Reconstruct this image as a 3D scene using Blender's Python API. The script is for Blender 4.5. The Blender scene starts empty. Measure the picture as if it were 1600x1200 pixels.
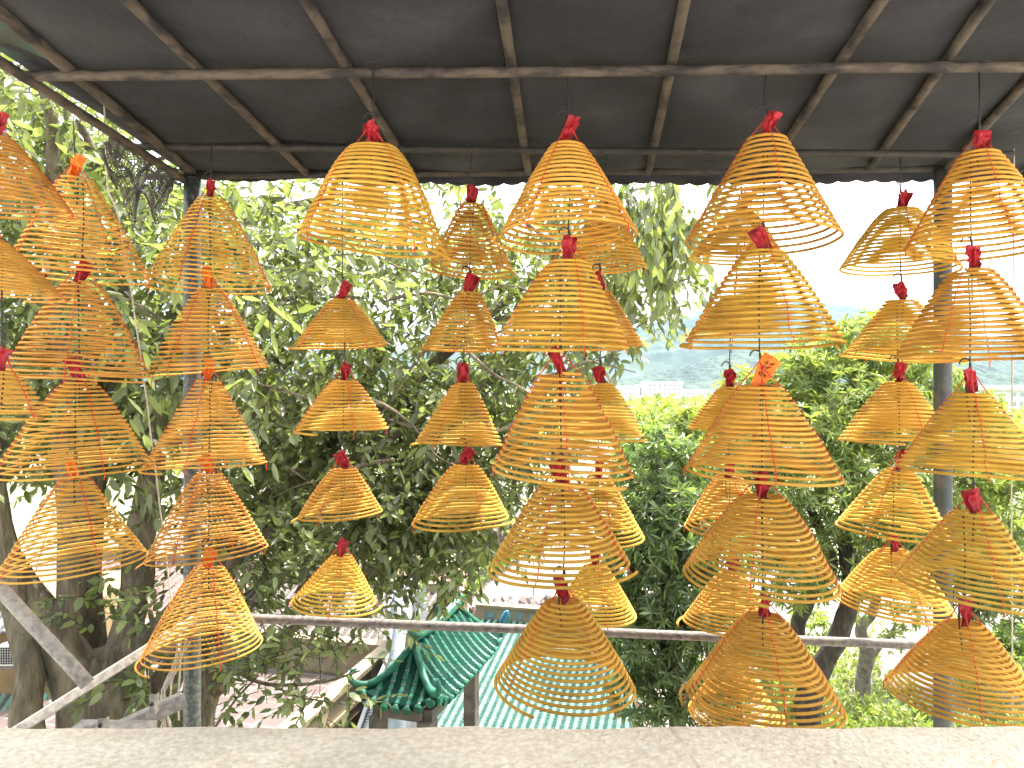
import bpy, math, random
import numpy as np
from mathutils import Vector, Matrix, noise
R = math.radians
F = 1150.0                      # focal length in photo pixels (1600 wide)
sc = bpy.context.scene
COL = sc.collection

# ------------------------------------------------------------------ camera, sky, sun, exposure
cam_d = bpy.data.cameras.new('camera'); cam = bpy.data.objects.new('camera', cam_d); COL.objects.link(cam)
cam_d.sensor_width = 36; cam_d.lens = 36*F/1600; cam_d.clip_start = .05; cam_d.clip_end = 9000
cam.location = (0, 0, 0); cam.rotation_euler = (R(90), 0, 0)
sc.camera = cam
SUN_EL, SUN_AZ = 63, 40         # azimuth measured from +Y (view direction) towards +X
w = bpy.data.worlds.new('World'); sc.world = w; w.use_nodes = True
nt = w.node_tree; bg = nt.nodes['Background']
sky = nt.nodes.new('ShaderNodeTexSky'); sky.sky_type = 'NISHITA'; sky.sun_disc = False
sky.sun_elevation = R(SUN_EL); sky.sun_rotation = R(SUN_AZ)
sky.air_density = 1.2; sky.dust_density = 5.0; sky.ozone_density = 1.0
hsv = nt.nodes.new('ShaderNodeHueSaturation'); hsv.inputs['Saturation'].default_value = .35     # milky, humid sky
nt.links.new(sky.outputs[0], hsv.inputs['Color']); nt.links.new(hsv.outputs[0], bg.inputs[0]); bg.inputs[1].default_value = .15
sd = bpy.data.lights.new('sun', 'SUN'); sd.energy = 2.0; sd.angle = R(.5); sd.color = (1, .95, .87)
so = bpy.data.objects.new('sun', sd); COL.objects.link(so)
sv = Vector((math.sin(R(SUN_AZ))*math.cos(R(SUN_EL)), math.cos(R(SUN_AZ))*math.cos(R(SUN_EL)), math.sin(R(SUN_EL))))
so.rotation_euler = (-sv).to_track_quat('-Z', 'Y').to_euler(); so.location = (6, 8, 12)
sc.view_settings.view_transform = 'Standard'; sc.view_settings.look = 'None'
sc.view_settings.exposure = 2.74; sc.view_settings.gamma = 1
sc.render.engine = 'CYCLES'
cy = sc.cycles; cy.use_denoising = True; cy.max_bounces = 8; cy.diffuse_bounces = 4; cy.transmission_bounces = 4
cy.transparent_max_bounces = 8; cy.volume_bounces = 0; cy.sample_clamp_indirect = 8

# ------------------------------------------------------------------ helpers
rnd = random.Random(7); rng = np.random.default_rng(11)
def P(px, py, d): return Vector(((px-800)/F*d, d, (600-py)/F*d))
def m_of(px, d): return px/F*d

class MB:
    def __init__(s): s.v = []; s.f = []; s.mi = []
    def add(s, v, f, mi=0):
        o = len(s.v); s.v += [tuple(p) for p in v]; s.f += [tuple(i+o for i in q) for q in f]; s.mi += [mi]*len(f)
    def box(s, c, size, M=None, mi=0):
        x, y, z = [k/2 for k in size]
        v = [Vector((a, b, e)) for a in (-x, x) for b in (-y, y) for e in (-z, z)]
        if M: v = [M @ p for p in v]
        c = Vector(c)
        s.add([p+c for p in v], [(0,1,3,2),(4,6,7,5),(0,4,5,1),(2,3,7,6),(0,2,6,4),(1,5,7,3)], mi)
    def tube(s, pts, rad, n=8, caps=True, mi=0, jit=0):
        pts = [Vector(p) for p in pts]; k = len(pts)
        if not hasattr(rad, '__len__'): rad = [rad]*k
        t0 = (pts[1]-pts[0]).normalized()
        up = Vector((0,0,1)) if abs(t0.z) < .9 else Vector((1,0,0))
        a = t0.cross(up).normalized(); vs = []
        for i, p in enumerate(pts):
            t = (pts[min(i+1,k-1)]-pts[max(i-1,0)])
            t = t.normalized() if t.length > 1e-9 else t0
            a = (a - t*a.dot(t)).normalized(); b = t.cross(a)
            for j in range(n):
                an = 2*math.pi*j/n; r = rad[i]
                if jit: r *= 1+jit*noise.noise(p*3+Vector((math.cos(an), math.sin(an), 0))*1.3)
                vs.append(p+(a*math.cos(an)+b*math.sin(an))*r)
        fs = [(i*n+j, i*n+(j+1)%n, (i+1)*n+(j+1)%n, (i+1)*n+j) for i in range(k-1) for j in range(n)]
        if caps: fs += [tuple(range(n))[::-1], tuple((k-1)*n+j for j in range(n))]
        s.add(vs, fs, mi)
    def sheet(s, fn, nu, nv, mi=0):
        v = [fn(i/nu, j/nv) for i in range(nu+1) for j in range(nv+1)]; q = nv+1
        s.add(v, [(i*q+j, (i+1)*q+j, (i+1)*q+j+1, i*q+j+1) for i in range(nu) for j in range(nv)], mi)
    def poly_prism(s, pts, h, mi=0):      # pts: world ring of a flat top; extruded down by h
        n = len(pts); v = [Vector(p) for p in pts]; v2 = [p-Vector((0,0,h)) for p in v]
        s.add(v+v2, [tuple(range(n)), tuple(range(2*n-1, n-1, -1))]+[(i, i+n, (i+1)%n+n, (i+1)%n) for i in range(n)], mi)
    def build(s, name, mats, root=None, smooth=True, local=False, mods=None):
        me = bpy.data.meshes.new(name)
        v = s.v
        if root is not None and not local:
            L = root.location; v = [(p[0]-L.x, p[1]-L.y, p[2]-L.z) for p in v]
        me.from_pydata(v, [], s.f)
        if not isinstance(mats, (list, tuple)): mats = [mats]
        for m in mats: me.materials.append(m)
        if len(mats) > 1: me.polygons.foreach_set('material_index', s.mi)
        me.polygons.foreach_set('use_smooth', [smooth]*len(me.polygons))
        o = bpy.data.objects.new(name, me); COL.objects.link(o)
        if root is not None: o.parent = root
        return o

def thing(name, label, cat, loc, group=None, rot=None):
    o = bpy.data.objects.new(name, None); COL.objects.link(o); o.location = loc; o.empty_display_size = .1
    if rot is not None: o.rotation_euler = rot
    return tag(o, label, cat, group)
def tag(o, label=None, cat=None, group=None, kind=None):
    if label: o['label'] = label
    if cat: o['category'] = cat
    if group: o['group'] = group
    if kind: o['kind'] = kind
    return o
def auto(o, ang=40):
    me = o.data
    me.polygons.foreach_set('use_smooth', [True]*len(me.polygons))
    try: me.set_sharp_from_angle(angle=R(ang))
    except Exception: pass
    return o

# ------------------------------------------------------------------ materials
def mat(name, col, rough=.7, var=.0, scale=8, col2=None, bump=0, bscale=40, metal=0, spec=.5, transl=0, tcol=None,
        island=0, macro=0, mscale=1.5, bdist=.01, thresh=(.4,.6), hue=0, objrand=0, coat=0, detail=6, stretch=None):
    m = bpy.data.materials.new(name); m.use_nodes = True; t = m.node_tree; N = t.nodes; L = t.links
    b = N['Principled BSDF']; out = N['Material Output']
    b.inputs['Roughness'].default_value = rough; b.inputs['Metallic'].default_value = metal
    b.inputs['Specular IOR Level'].default_value = spec; b.inputs['Coat Weight'].default_value = coat
    b.inputs['Coat Roughness'].default_value = .15
    tc = N.new('ShaderNodeTexCoord'); src = tc.outputs['Object']
    if stretch:
        mp = N.new('ShaderNodeMapping'); mp.inputs['Scale'].default_value = stretch; L.new(src, mp.inputs[0]); src = mp.outputs[0]
    rgb = N.new('ShaderNodeRGB'); rgb.outputs[0].default_value = (*col, 1); cur = rgb.outputs[0]
    if col2:
        nz = N.new('ShaderNodeTexNoise'); nz.inputs['Scale'].default_value = scale; nz.inputs['Detail'].default_value = detail
        nz.inputs['Roughness'].default_value = .6
        L.new(src, nz.inputs[0])
        mr = N.new('ShaderNodeMapRange'); mr.inputs[1].default_value = thresh[0]; mr.inputs[2].default_value = thresh[1]
        L.new(nz.outputs[0], mr.inputs[0])
        mx = N.new('ShaderNodeMix'); mx.data_type = 'RGBA'; L.new(mr.outputs[0], mx.inputs[0]); L.new(cur, mx.inputs[6])
        mx.inputs[7].default_value = (*col2, 1); cur = mx.outputs[2]
    if var or island or objrand:
        hs = N.new('ShaderNodeHueSaturation'); L.new(cur, hs.inputs['Color']); cur = hs.outputs[0]
        if island:
            g = N.new('ShaderNodeNewGeometry'); r0 = g.outputs['Random Per Island']; amt = island
        elif objrand:
            g = N.new('ShaderNodeObjectInfo'); r0 = g.outputs['Random']; amt = objrand
        else:
            g = N.new('ShaderNodeTexNoise'); g.inputs['Scale'].default_value = scale*2.7; L.new(src, g.inputs[0]); r0 = g.outputs[0]; amt = var
        mv = N.new('ShaderNodeMapRange'); mv.inputs[3].default_value = 1-amt; mv.inputs[4].default_value = 1+amt
        L.new(r0, mv.inputs[0]); L.new(mv.outputs[0], hs.inputs['Value'])
        if hue:
            ml = N.new('ShaderNodeMath'); ml.operation = 'MULTIPLY'; ml.inputs[1].default_value = 7.31; L.new(r0, ml.inputs[0])
            fr = N.new('ShaderNodeMath'); fr.operation = 'FRACT'; L.new(ml.outputs[0], fr.inputs[0])
            mh = N.new('ShaderNodeMapRange'); mh.inputs[3].default_value = .5-hue; mh.inputs[4].default_value = .5+hue
            L.new(fr.outputs[0], mh.inputs[0]); L.new(mh.outputs[0], hs.inputs['Hue'])
    if macro:
        nm = N.new('ShaderNodeTexNoise'); nm.inputs['Scale'].default_value = mscale; nm.inputs['Detail'].default_value = 5; L.new(tc.outputs['Object'], nm.inputs[0])
        mm_ = N.new('ShaderNodeMapRange'); mm_.inputs[1].default_value = .3; mm_.inputs[2].default_value = .7; mm_.inputs[3].default_value = 1-macro; mm_.inputs[4].default_value = 1+macro
        L.new(nm.outputs[0], mm_.inputs[0]); h2 = N.new('ShaderNodeHueSaturation'); L.new(cur, h2.inputs['Color']); L.new(mm_.outputs[0], h2.inputs['Value']); cur = h2.outputs[0]
    L.new(cur, b.inputs['Base Color'])
    if bump:
        nb = N.new('ShaderNodeTexNoise'); nb.inputs['Scale'].default_value = bscale; nb.inputs['Detail'].default_value = 5
        L.new(src, nb.inputs[0])
        bp = N.new('ShaderNodeBump'); bp.inputs['Strength'].default_value = bump; bp.inputs['Distance'].default_value = bdist
        L.new(nb.outputs[0], bp.inputs['Height']); L.new(bp.outputs[0], b.inputs['Normal'])
    if transl:
        tr = N.new('ShaderNodeBsdfTranslucent'); ms = N.new('ShaderNodeMixShader'); ms.inputs[0].default_value = transl
        if tcol:
            mm = N.new('ShaderNodeMix'); mm.data_type = 'RGBA'; mm.blend_type = 'MULTIPLY'; mm.inputs[0].default_value = 1
            L.new(cur, mm.inputs[6]); mm.inputs[7].default_value = (*tcol, 1); L.new(mm.outputs[2], tr.inputs[0])
        else: L.new(cur, tr.inputs[0])
        L.new(b.outputs[0], ms.inputs[1]); L.new(tr.outputs[0], ms.inputs[2]); L.new(ms.outputs[0], out.inputs[0])
    return m
M = {}
M['incense'] = mat('incense', (.585,.345,.064), .85, col2=(.49,.27,.043), scale=6, bump=.35, bscale=300, objrand=.12, hue=.008, spec=.1, macro=.22, mscale=9)
M['incense_orange'] = mat('incense_orange', (.60,.335,.075), .85, col2=(.51,.26,.05), scale=6, bump=.35, bscale=300, objrand=.12, hue=.010, spec=.1, macro=.2, mscale=9)
M['thread'] = mat('thread', (.60,.045,.02), .8)
M['red_paper'] = mat('red_paper', (.42,.010,.022), .6, col2=(.24,.005,.012), scale=25, bump=.3, bscale=60, transl=.2)
M['orange_paper'] = mat('orange_paper', (.85,.24,.01), .55, col2=(.75,.16,.01), scale=25, bump=.3, bscale=60, transl=.25)
M['ink'] = mat('ink', (.02,.015,.015), .7)
M['wire'] = mat('wire', (.02,.02,.022), .5)
M['pipe'] = mat('pipe', (.075,.060,.043), .8, col2=(.014,.012,.012), scale=22, bump=.8, bscale=60, thresh=(.44,.60), stretch=(.4,.4,1), detail=9)
M['pipe_dark'] = mat('pipe_dark', (.035,.031,.026), .75, col2=(.012,.011,.010), scale=18, bump=.4, bscale=60, thresh=(.35,.65))
M['galv'] = mat('galv', (.17,.15,.125), .7, col2=(.055,.045,.04), scale=45, bump=.25, bscale=90, thresh=(.42,.68))
M['galv_light'] = mat('galv_light', (.36,.33,.28), .7, col2=(.22,.20,.17), scale=40, bump=.25, bscale=90)
M['post'] = mat('post', (.028,.042,.045), .5, col2=(.07,.07,.06), scale=14, bump=.2, bscale=60, thresh=(.5,.62))
M['post_light'] = mat('post_light', (.03,.042,.038), .45, col2=(.10,.105,.09), scale=60, bump=.2, bscale=60, thresh=(.45,.6))
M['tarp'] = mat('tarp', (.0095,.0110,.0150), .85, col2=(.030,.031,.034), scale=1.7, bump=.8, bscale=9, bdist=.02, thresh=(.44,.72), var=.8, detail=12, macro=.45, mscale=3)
M['tarp_green'] = mat('tarp_green', (.03,.085,.055), .7, col2=(.05,.05,.04), scale=12, bump=.4, bscale=20)
M['net'] = mat('net', (.10,.10,.095), .9)
M['ledge'] = mat('ledge', (.90,.78,.60), .85, col2=(.68,.56,.40), scale=95, bump=.55, bscale=110, thresh=(.35,.62), detail=8, macro=.13, mscale=3.5)
M['concrete'] = mat('concrete', (.40,.38,.34), .9, col2=(.28,.26,.23), scale=5, bump=.4, bscale=40)
M['leaf'] = mat('leaf', (.15,.168,.075), .38, island=.55, hue=.015, transl=.45, tcol=(1.5,1.7,.75), spec=.6)
M['leaf_mango'] = mat('leaf_mango', (.15,.185,.08), .38, island=.5, hue=.02, transl=.35, tcol=(1.6,2.0,.7), spec=.6)
M['leaf_light'] = mat('leaf_light', (.22,.265,.085), .4, island=.4, hue=.025, transl=.42, tcol=(1.5,1.6,.6), spec=.5)
M['leaf_yellow'] = mat('leaf_yellow', (.13,.20,.015), .4, island=.35, hue=.02, transl=.4, tcol=(1.4,1.5,.6))
M['leaf_purple'] = mat('leaf_purple', (.10,.045,.06), .5, island=.4, hue=.02, transl=.2)
M['bark'] = mat('bark', (.23,.18,.115), .9, col2=(.10,.08,.052), scale=4, bump=1.0, bscale=14, bdist=.05, thresh=(.42,.58), stretch=(2,2,.5), detail=9)
M['bark_dark'] = mat('bark_dark', (.085,.065,.045), .9, col2=(.035,.028,.02), scale=6, bump=1, bscale=16, bdist=.04, stretch=(2,2,.6))
M['bark_pale'] = mat('bark_pale', (.24,.21,.17), .9, col2=(.11,.09,.07), scale=7, bump=.8, bscale=40)
M['rope'] = mat('rope', (.42,.38,.30), .9, bump=.5, bscale=200)
M['glaze'] = mat('glaze', (.014,.11,.06), .36, col2=(.05,.15,.11), scale=9, bump=.15, bscale=30, thresh=(.4,.65), coat=.0, spec=.15, macro=.4, mscale=4, var=.0)
M['mortar'] = mat('mortar', (.22,.20,.15), .9)
M['glaze_blue'] = mat('glaze_blue', (.015,.14,.24), .2, coat=.6)
M['glaze_pan'] = mat('glaze_pan', (.004,.03,.02), .85, col2=(.012,.035,.03), scale=14, spec=.05)
M['mint'] = mat('mint', (.085,.175,.13), .55, col2=(.14,.23,.185), scale=6, spec=.15)
M['mint_pan'] = mat('mint_pan', (.02,.065,.05), .6, col2=(.04,.085,.07), scale=6, spec=.05)
M['grey_tile'] = mat('grey_tile', (.145,.12,.105), .85, col2=(.10,.085,.07), scale=5, bump=.3)
M['grey_pan'] = mat('grey_pan', (.08,.065,.055), .9)
M['pink_tile'] = mat('pink_tile', (.17,.115,.095), .85, col2=(.13,.085,.07), scale=4)
M['cream'] = mat('cream', (.25,.165,.07), .85, col2=(.19,.125,.055), scale=2.5, bump=.1)
M['cream_light'] = mat('cream_light', (.25,.20,.12), .85, col2=(.18,.14,.085), scale=3)
M['white'] = mat('white', (.74,.73,.70), .7, col2=(.62,.60,.56), scale=2)
M['pinkwall'] = mat('pinkwall', (.2,.105,.08), .85, col2=(.16,.08,.06), scale=3)
M['yellow'] = mat('yellow', (.5,.33,.05), .7)
M['stone'] = mat('stone', (.17,.145,.115), .9, col2=(.10,.085,.07), scale=6, bump=.6, bscale=20)
M['rock'] = mat('rock', (.20,.165,.14), .9, col2=(.09,.075,.065), scale=3, bump=1, bscale=9, objrand=.25)
M['glass'] = mat('glass', (.10,.16,.18), .12, spec=.8)
M['dark'] = mat('dark', (.03,.03,.03), .6)
M['greyblue'] = mat('greyblue', (.13,.15,.17), .6, col2=(.20,.21,.22), scale=4)
M['hill'] = mat('hill', (.014,.028,.02), .95, col2=(.03,.05,.028), scale=.02, bump=0, detail=12)
M['path'] = mat('path', (.17,.135,.11), .9, col2=(.14,.11,.09), scale=1.5, bump=.2)
M['patio'] = mat('patio', (.66,.60,.54), .85, col2=(.56,.50,.45), scale=.8)
M['joint'] = mat('joint', (.72,.60,.44), .9, col2=(.55,.45,.33), scale=40)
M['far_glass'] = mat('far_glass', (.34,.37,.39), .5)
M['blue'] = mat('blue', (.03,.12,.40), .5)

# ground: pale paving near the temple, green and brown soil farther away
gm = mat('ground', (.13,.108,.088), .95, col2=(.16,.17,.08), scale=.06, detail=10, thresh=(.45,.56))
M['ground'] = gm
def brickmat(name, c1, c2, mortar, scale, rot=0, w_=1., h_=1., ms=.03):
    m = mat(name, c1, .85); t = m.node_tree; N = t.nodes; L = t.links
    bk = N.new('ShaderNodeTexBrick'); bk.offset = 0; bk.inputs['Color1'].default_value = (*c1,1); bk.inputs['Color2'].default_value = (*c2,1)
    bk.inputs['Mortar'].default_value = (*mortar,1); bk.inputs['Scale'].default_value = scale
    bk.inputs['Brick Width'].default_value = w_; bk.inputs['Row Height'].default_value = h_; bk.inputs['Mortar Size'].default_value = ms
    tc = N.new('ShaderNodeTexCoord'); mp = N.new('ShaderNodeMapping'); mp.inputs['Rotation'].default_value = (0,0,rot)
    L.new(tc.outputs['Object'], mp.inputs[0]); L.new(mp.outputs[0], bk.inputs[0]); L.new(bk.outputs[0], N['Principled BSDF'].inputs[0])
    return m
M['paving'] = brickmat('paving', (.085,.058,.048), (.065,.045,.037), (.14,.12,.10), 2.6, rot=R(15), ms=.06)

GZ = -7.0
# ------------------------------------------------------------------ the setting
b = MB()
def gfun(u, v):
    x = -3400+6800*u; y = -600+4200*v
    return Vector((x, y, GZ))
b.sheet(gfun, 24, 24); tag(b.build('ground', M['ground']), kind='structure')
b = MB(); y0 = GZ+.004
b.add([P(640,930,1)*0+Vector(p) for p in [(-4.2,19,y0),(-.3,19,y0),(3.2,31,y0),(6.5,40,y0),(3.0,42,y0),(-.4,32,y0)]], [(0,1,2,3,4,5)])
tag(b.build('path', M['path'], smooth=False), kind='structure')
# round-patterned pale patio on the right
pm = mat('patio_rings', (.66,.58,.52), .85); t = pm.node_tree
wv = t.nodes.new('ShaderNodeTexWave'); wv.wave_type = 'RINGS'; wv.rings_direction = 'Z'; wv.inputs['Scale'].default_value = .55
wv.inputs['Distortion'].default_value = .6
tcn = t.nodes.new('ShaderNodeTexCoord'); t.links.new(tcn.outputs['Object'], wv.inputs[0])
cr = t.nodes.new('ShaderNodeValToRGB'); cr.color_ramp.elements[0].color = (.075,.06,.053,1); cr.color_ramp.elements[1].color = (.15,.128,.11,1)
cr.color_ramp.elements[1].position = .12
t.links.new(wv.outputs[0], cr.inputs[0]); t.links.new(cr.outputs[0], t.nodes['Principled BSDF'].inputs[0])
b = MB()
b.add([(math.cos(a)*7.5, math.sin(a)*9, 0) for a in [2*math.pi*k/48 for k in range(48)]], [tuple(range(48))])
o = b.build('patio', pm, smooth=False); o.location = (10.5, 22, GZ+.008); tag(o, kind='structure')

# hills
def hill(name, pts, d, base, mt, depth):
    b = MB()
    xs = [p[0] for p in pts]; ys = [p[1] for p in pts]
    def fn(u, v):
        px = xs[0]+(xs[-1]-xs[0])*u
        ridge = (600-np.interp(px, xs, ys))/F*d
        t_ = v if v < .6 else .6+(v-.6)
        prof = math.sin(min(1, v/.62)*math.pi/2)**1.2 if v <= .62 else math.cos((v-.62)/.38*math.pi/2)
        X = (px-800)/F*d; Y = d-depth*(.62-v)
        n = noise.fractal(Vector((X/110, Y/110, 3)), .9, 2.1, 6)*.10*(ridge-base)*min(1, 2.5*prof) if ridge > base else 0
        rough = noise.noise(Vector((X/9, Y/9, 1)))*3.0+noise.noise(Vector((X/3.4, Y/3.4, 5)))*2.0
        return Vector((X, Y, base+(ridge-base)*prof+n*.8*(1 if v != .62 else .3)+rough*min(1, prof*3)-2*(prof < .02)))
    b.sheet(fn, 340, 90); o = b.build(name, mt); tag(o, kind='structure'); return o
hill('hills', [(500,560),(700,545),(900,540),(980,525),(1030,507),(1080,492),(1140,480),(1220,478),(1290,484),(1350,492),(1430,520),(1520,545),(1600,535),(1750,520),(1900,560)], 1500, GZ-1, M['hill'], 900)
hill('wooded_hill', [(880,612),(960,596),(1040,582),(1110,562),(1180,545),(1260,538),(1330,542),(1420,560),(1500,566),(1600,560),(1720,575),(1800,600)], 800, GZ-1, M['hill'], 300)

# ------------------------------------------------------------------ parapet we look over, lower slab
b = MB()
LZ = -.588
def jig(v, s): return noise.noise(v*s)
def ledge_piece(x0, x1, tw):
    bb = MB(); n = 60
    # cross-section: near edge, top, rounded far edge
    prof = [(.80,-.16),(.80,-.012),(.812,0),(.9,0),(1.0,0),(1.1,0),(1.2,0),(1.262,-.002),(1.278,-.01),(1.284,-.03),(1.284,-.16)]
    def fn(u, v):
        i = min(int(v*10+.5), 10); y, z = prof[i]
        x = x0+(x1-x0)*u + tw*(y-1.28)
        p = Vector((x, y, LZ+z))
        k = .006 if i >= 7 else .001
        return p+Vector((0, k*noise.noise(Vector((x*4, y, 1)))+k*.5*noise.noise(Vector((x*25, y, 7))), k*.8*noise.noise(Vector((x*7, y*3, 2)))))
    bb.sheet(fn, n*3, 10); return bb
par = thing('parapet', 'pale rough stone ledge along the bottom edge in front of the coils', 'wall', (0, 1.05, -1.7))
for x0, x1 in ((-2.2,-.9), (-.896,.270), (.274,1.5), (1.504, 2.6)):
    ledge_piece(x0, x1, -.09).build('coping_slab', M['ledge'], par)
mj = MB()
for xx in (-.898, .272, 1.502):
    mj.add([(xx-.09*(y_-1.28)+dx_, y_, LZ+z_) for y_, z_ in ((.80,-.03),(.83,.0006),(1.262,.0004),(1.2855,-.03)) for dx_ in (-.0035,.0035)], [(0,1,3,2),(2,3,5,4),(4,5,7,6)])
mj.build('mortar_joint', M['white'], par, smooth=False) if False else [None]
for q4 in range(3):
    m1 = MB(); m1.add(mj.v[q4*8:q4*8+8], [(0,1,3,2),(2,3,5,4),(4,5,7,6)]); m1.build('mortar_joint', M['joint'], par, smooth=False)
b.box((.2,1.05,-1.23),(4.8,.34,.94)); b.build('wall', M['concrete'], par, smooth=False)
b = MB(); b.box((.2, -8.35, -1.62),(30, 18.4, .16)); o = b.build('terrace_bounce_floor', M['patio'], smooth=False); tag(o, kind='structure')  # unseen floor behind the camera, enlarged and paled to bounce light forward
b = MB(); b.box((0.2, 2.2, -1.80),(9, 2.5, .18)); b.box((.2, 1.5, -4.45),(9, .9, 5.1)); tag(b.build('terrace_slab', M['concrete'], smooth=False), kind='structure')

# ------------------------------------------------------------------ canopy frame
def rz(y): return 1.217-.09*y
def onroof(px, py, off=0):
    d = (1.217+off)/((600-py)/F+.09); return Vector(((px-800)/F*d, d, (600-py)/F*d))
def wob(a, c, n=24, amp=.004, seed=0):
    a = Vector(a); c = Vector(c)
    return [a.lerp(c, i/n)+Vector((noise.noise(Vector((i*3/n, seed, 0))), 0, noise.noise(Vector((i*3/n, seed, 9)))))*amp for i in range(n+1)]
can = thing('canopy', 'dark grey tarpaulin canopy on rusty pipe rafters overhead', 'canopy', (0, 2, 1.05))
raf = [((0,18),(300,268)), ((200,0),(478,270)), ((478,0),(645,270)), ((783,0),(826,270)), ((1070,0),(1013,270)), ((1378,0),(1200,265)), ((1545,0),(1360,262)), ((1640,90),(1480,262))]
for k, (p, q) in enumerate(raf):
    a = onroof(*p); c = onroof(*q); dr = (a-c)/(a.y-c.y)
    a2 = a+dr*(-.6-a.y)
    bb = MB(); bb.tube(wob(a2, c, 30, .005, k), .0165 if k else .02, 10); bb.build('rafter', M['pipe'], can)
a = onroof(-10, 89, -.04); c = onroof(300, 289, -.04); dr = (a-c)/(a.y-c.y)
bb = MB(); bb.tube(wob(a+dr*(-.6-a.y), c, 30, .004, 30), .017, 10); bb.build('edge_beam', M['pipe'], can)
bb = MB(); bb.tube(wob(P(30,119,2.35), P(1680,104,2.25), 60, .006, 40), .0165, 10); bb.build('purlin', M['pipe'], can)
bb = MB(); bb.tube(wob(P(195,229,2.96), P(1582,242,2.90), 60, .005, 41), .0145, 10); bb.build('purlin', M['pipe_dark'], can)
bb = MB(); bb.tube(wob(P(232,276,3.26), P(1565,262,3.22), 60, .004, 42), .016, 10); bb.build('header_beam', M['pipe_dark'], can)
# tarp sheet
rx = sorted([onroof(*q).x for p, q in raf])
def tarp_fn(u, v):
    y = -.6+3.88*u
    xl = -1.62+.0*y-.02; t_ = v
    # left boundary follows the edge beam
    xl = (a+dr*(y-a.y)).x-.025; xr = 2.24+.09*(y-3.1)
    x = xl+(xr-xl)*t_
    q = x-.087*(y-3.2)
    dist = min(abs(q-k) for k in rx)
    sag = -.012*min(1, dist/.2)
    z = rz(y)+.022+sag+.010*noise.noise(Vector((x*3, y*3, 0)))+.004*noise.noise(Vector((x*11, y*11, 4)))+ .012*max(0, (x-.5)/1.7)*(y/3.3)
    return Vector((x, y, z))
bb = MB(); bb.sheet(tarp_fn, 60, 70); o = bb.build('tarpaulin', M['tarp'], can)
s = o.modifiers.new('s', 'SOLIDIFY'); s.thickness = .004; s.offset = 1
# scalloped valance on the far edge and the right end
def valance(pts_fn, n, drop, name, scal=.085, m='tarp'):
    bb = MB()
    def fn(u, v):
        p = pts_fn(u); L_ = u*n
        ph = (L_/scal) % 1.0
        dd = drop(u)*(1-.20*abs(ph-.5)**2*4)
        return p+Vector((0, .006*noise.noise(Vector((L_*6, v, 3)))+.01*v*noise.noise(Vector((L_*2, 0, 8))), -dd*v))
    bb.sheet(fn, 460, 4); o = bb.build(name, M[m], can); s = o.modifiers.new('s', 'SOLIDIFY'); s.thickness = .002; return o
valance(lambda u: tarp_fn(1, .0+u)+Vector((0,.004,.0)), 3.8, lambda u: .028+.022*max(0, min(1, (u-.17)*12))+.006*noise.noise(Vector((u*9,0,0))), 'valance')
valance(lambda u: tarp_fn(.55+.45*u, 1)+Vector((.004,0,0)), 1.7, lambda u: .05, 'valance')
# faded green patch over the left corner and torn mesh hanging from the left edge
bb = MB()
def fn(u, v):
    y = 1.55+.72*u; xl = (a+dr*(y-a.y)).x-.02; p0 = onroof(*raf[0][0]); q0 = onroof(*raf[0][1]); dq = (p0-q0)/(p0.y-q0.y)
    xr = (p0+dq*(y-p0.y)).x
    return Vector((xl+(xr-xl)*v, y+.10*v, rz(y)+.004+.006*noise.noise(Vector((u*5, v*3, 1)))))
bb.sheet(fn, 10, 10); bb.build('patch', M['tarp_green'], can).modifiers.new('s','SOLIDIFY').thickness = .002
bb = MB()
e0 = P(178,232,2.75); e1 = P(300,285,3.25)
def fn(u, v):
    p = e0.lerp(e1, u); dep = .05+.17*math.sin(min(1,u*1.15)*math.pi)**.6
    dep *= 1+.5*noise.noise(Vector((u*7, 2, 5)))
    return p+Vector((-.02+.03*noise.noise(Vector((u*6, v*3, 0)))-.03*v, .04*noise.noise(Vector((u*5, v*4, 7))), .035-dep*v+.02*noise.noise(Vector((u*14, v*8, 3)))))
bb.sheet(fn, 50, 26); o = bb.build('torn_netting', M['net'], can); wf = o.modifiers.new('w', 'WIREFRAME'); wf.thickness = .0042; wf.use_replace = True

# posts
def post(px, d, rad, top, lab, mt):
    p = P(px, 600, d); r = thing('canopy_post', lab, 'post', (p.x, d, -1.71), 'canopy posts')
    bb = MB(); bb.tube([(p.x, d, -1.71+ (top+1.71)*i/16) for i in range(17)], rad, 20); bb.build('pipe', mt, r)
    bb = MB(); bb.tube([(p.x, d, -1.712),(p.x, d, -1.70)], rad*2.0, 16); bb.build('base_plate', M['galv'], r)
    return r
post(300.5, 3.22, .036, .90, 'dark green steel post holding the left corner of the canopy beside the trunk', M['post_light'])
post(1473, 3.20, .037, .93, 'weathered green-grey steel post standing behind the far right coils', M['post'])

# rails at the bottom
b = MB(); b.tube(wob(P(308,963,3.16), P(1466,1009,3.10), 50, .004, 60), .0195, 12)
tag(b.build('rail', M['galv']), 'long weathered grey pipe rail running across below the coils', 'rail')
r = thing('bracing_frame', 'pale welded steel pipes crossing in a V at the lower left', 'frame', P(135,1060,2.5))
b = MB(); b.tube(wob(P(-160,745,2.5), P(137,1069,2.5), 12, .003, 61), .0235, 14); b.build('diagonal_pipe', M['galv_light'], r)
def bar(p, q, wd, th, nm, mt, root=None):
    p = Vector(p); q = Vector(q); d_ = (q-p); L_ = d_.length; d_.normalize(); y_ = Vector((0,1,0)); z_ = d_.cross(y_).normalized()*-1
    y2 = z_.cross(d_); Mx = Matrix((d_, y2, z_)).transposed()
    bb = MB(); bb.box((p+q)/2, (L_, th, wd), Mx); o = bb.build(nm, mt, root, smooth=False)
    bv = o.modifiers.new('b', 'BEVEL'); bv.width = min(wd, th)*.12; bv.segments = 2; return o
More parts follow.
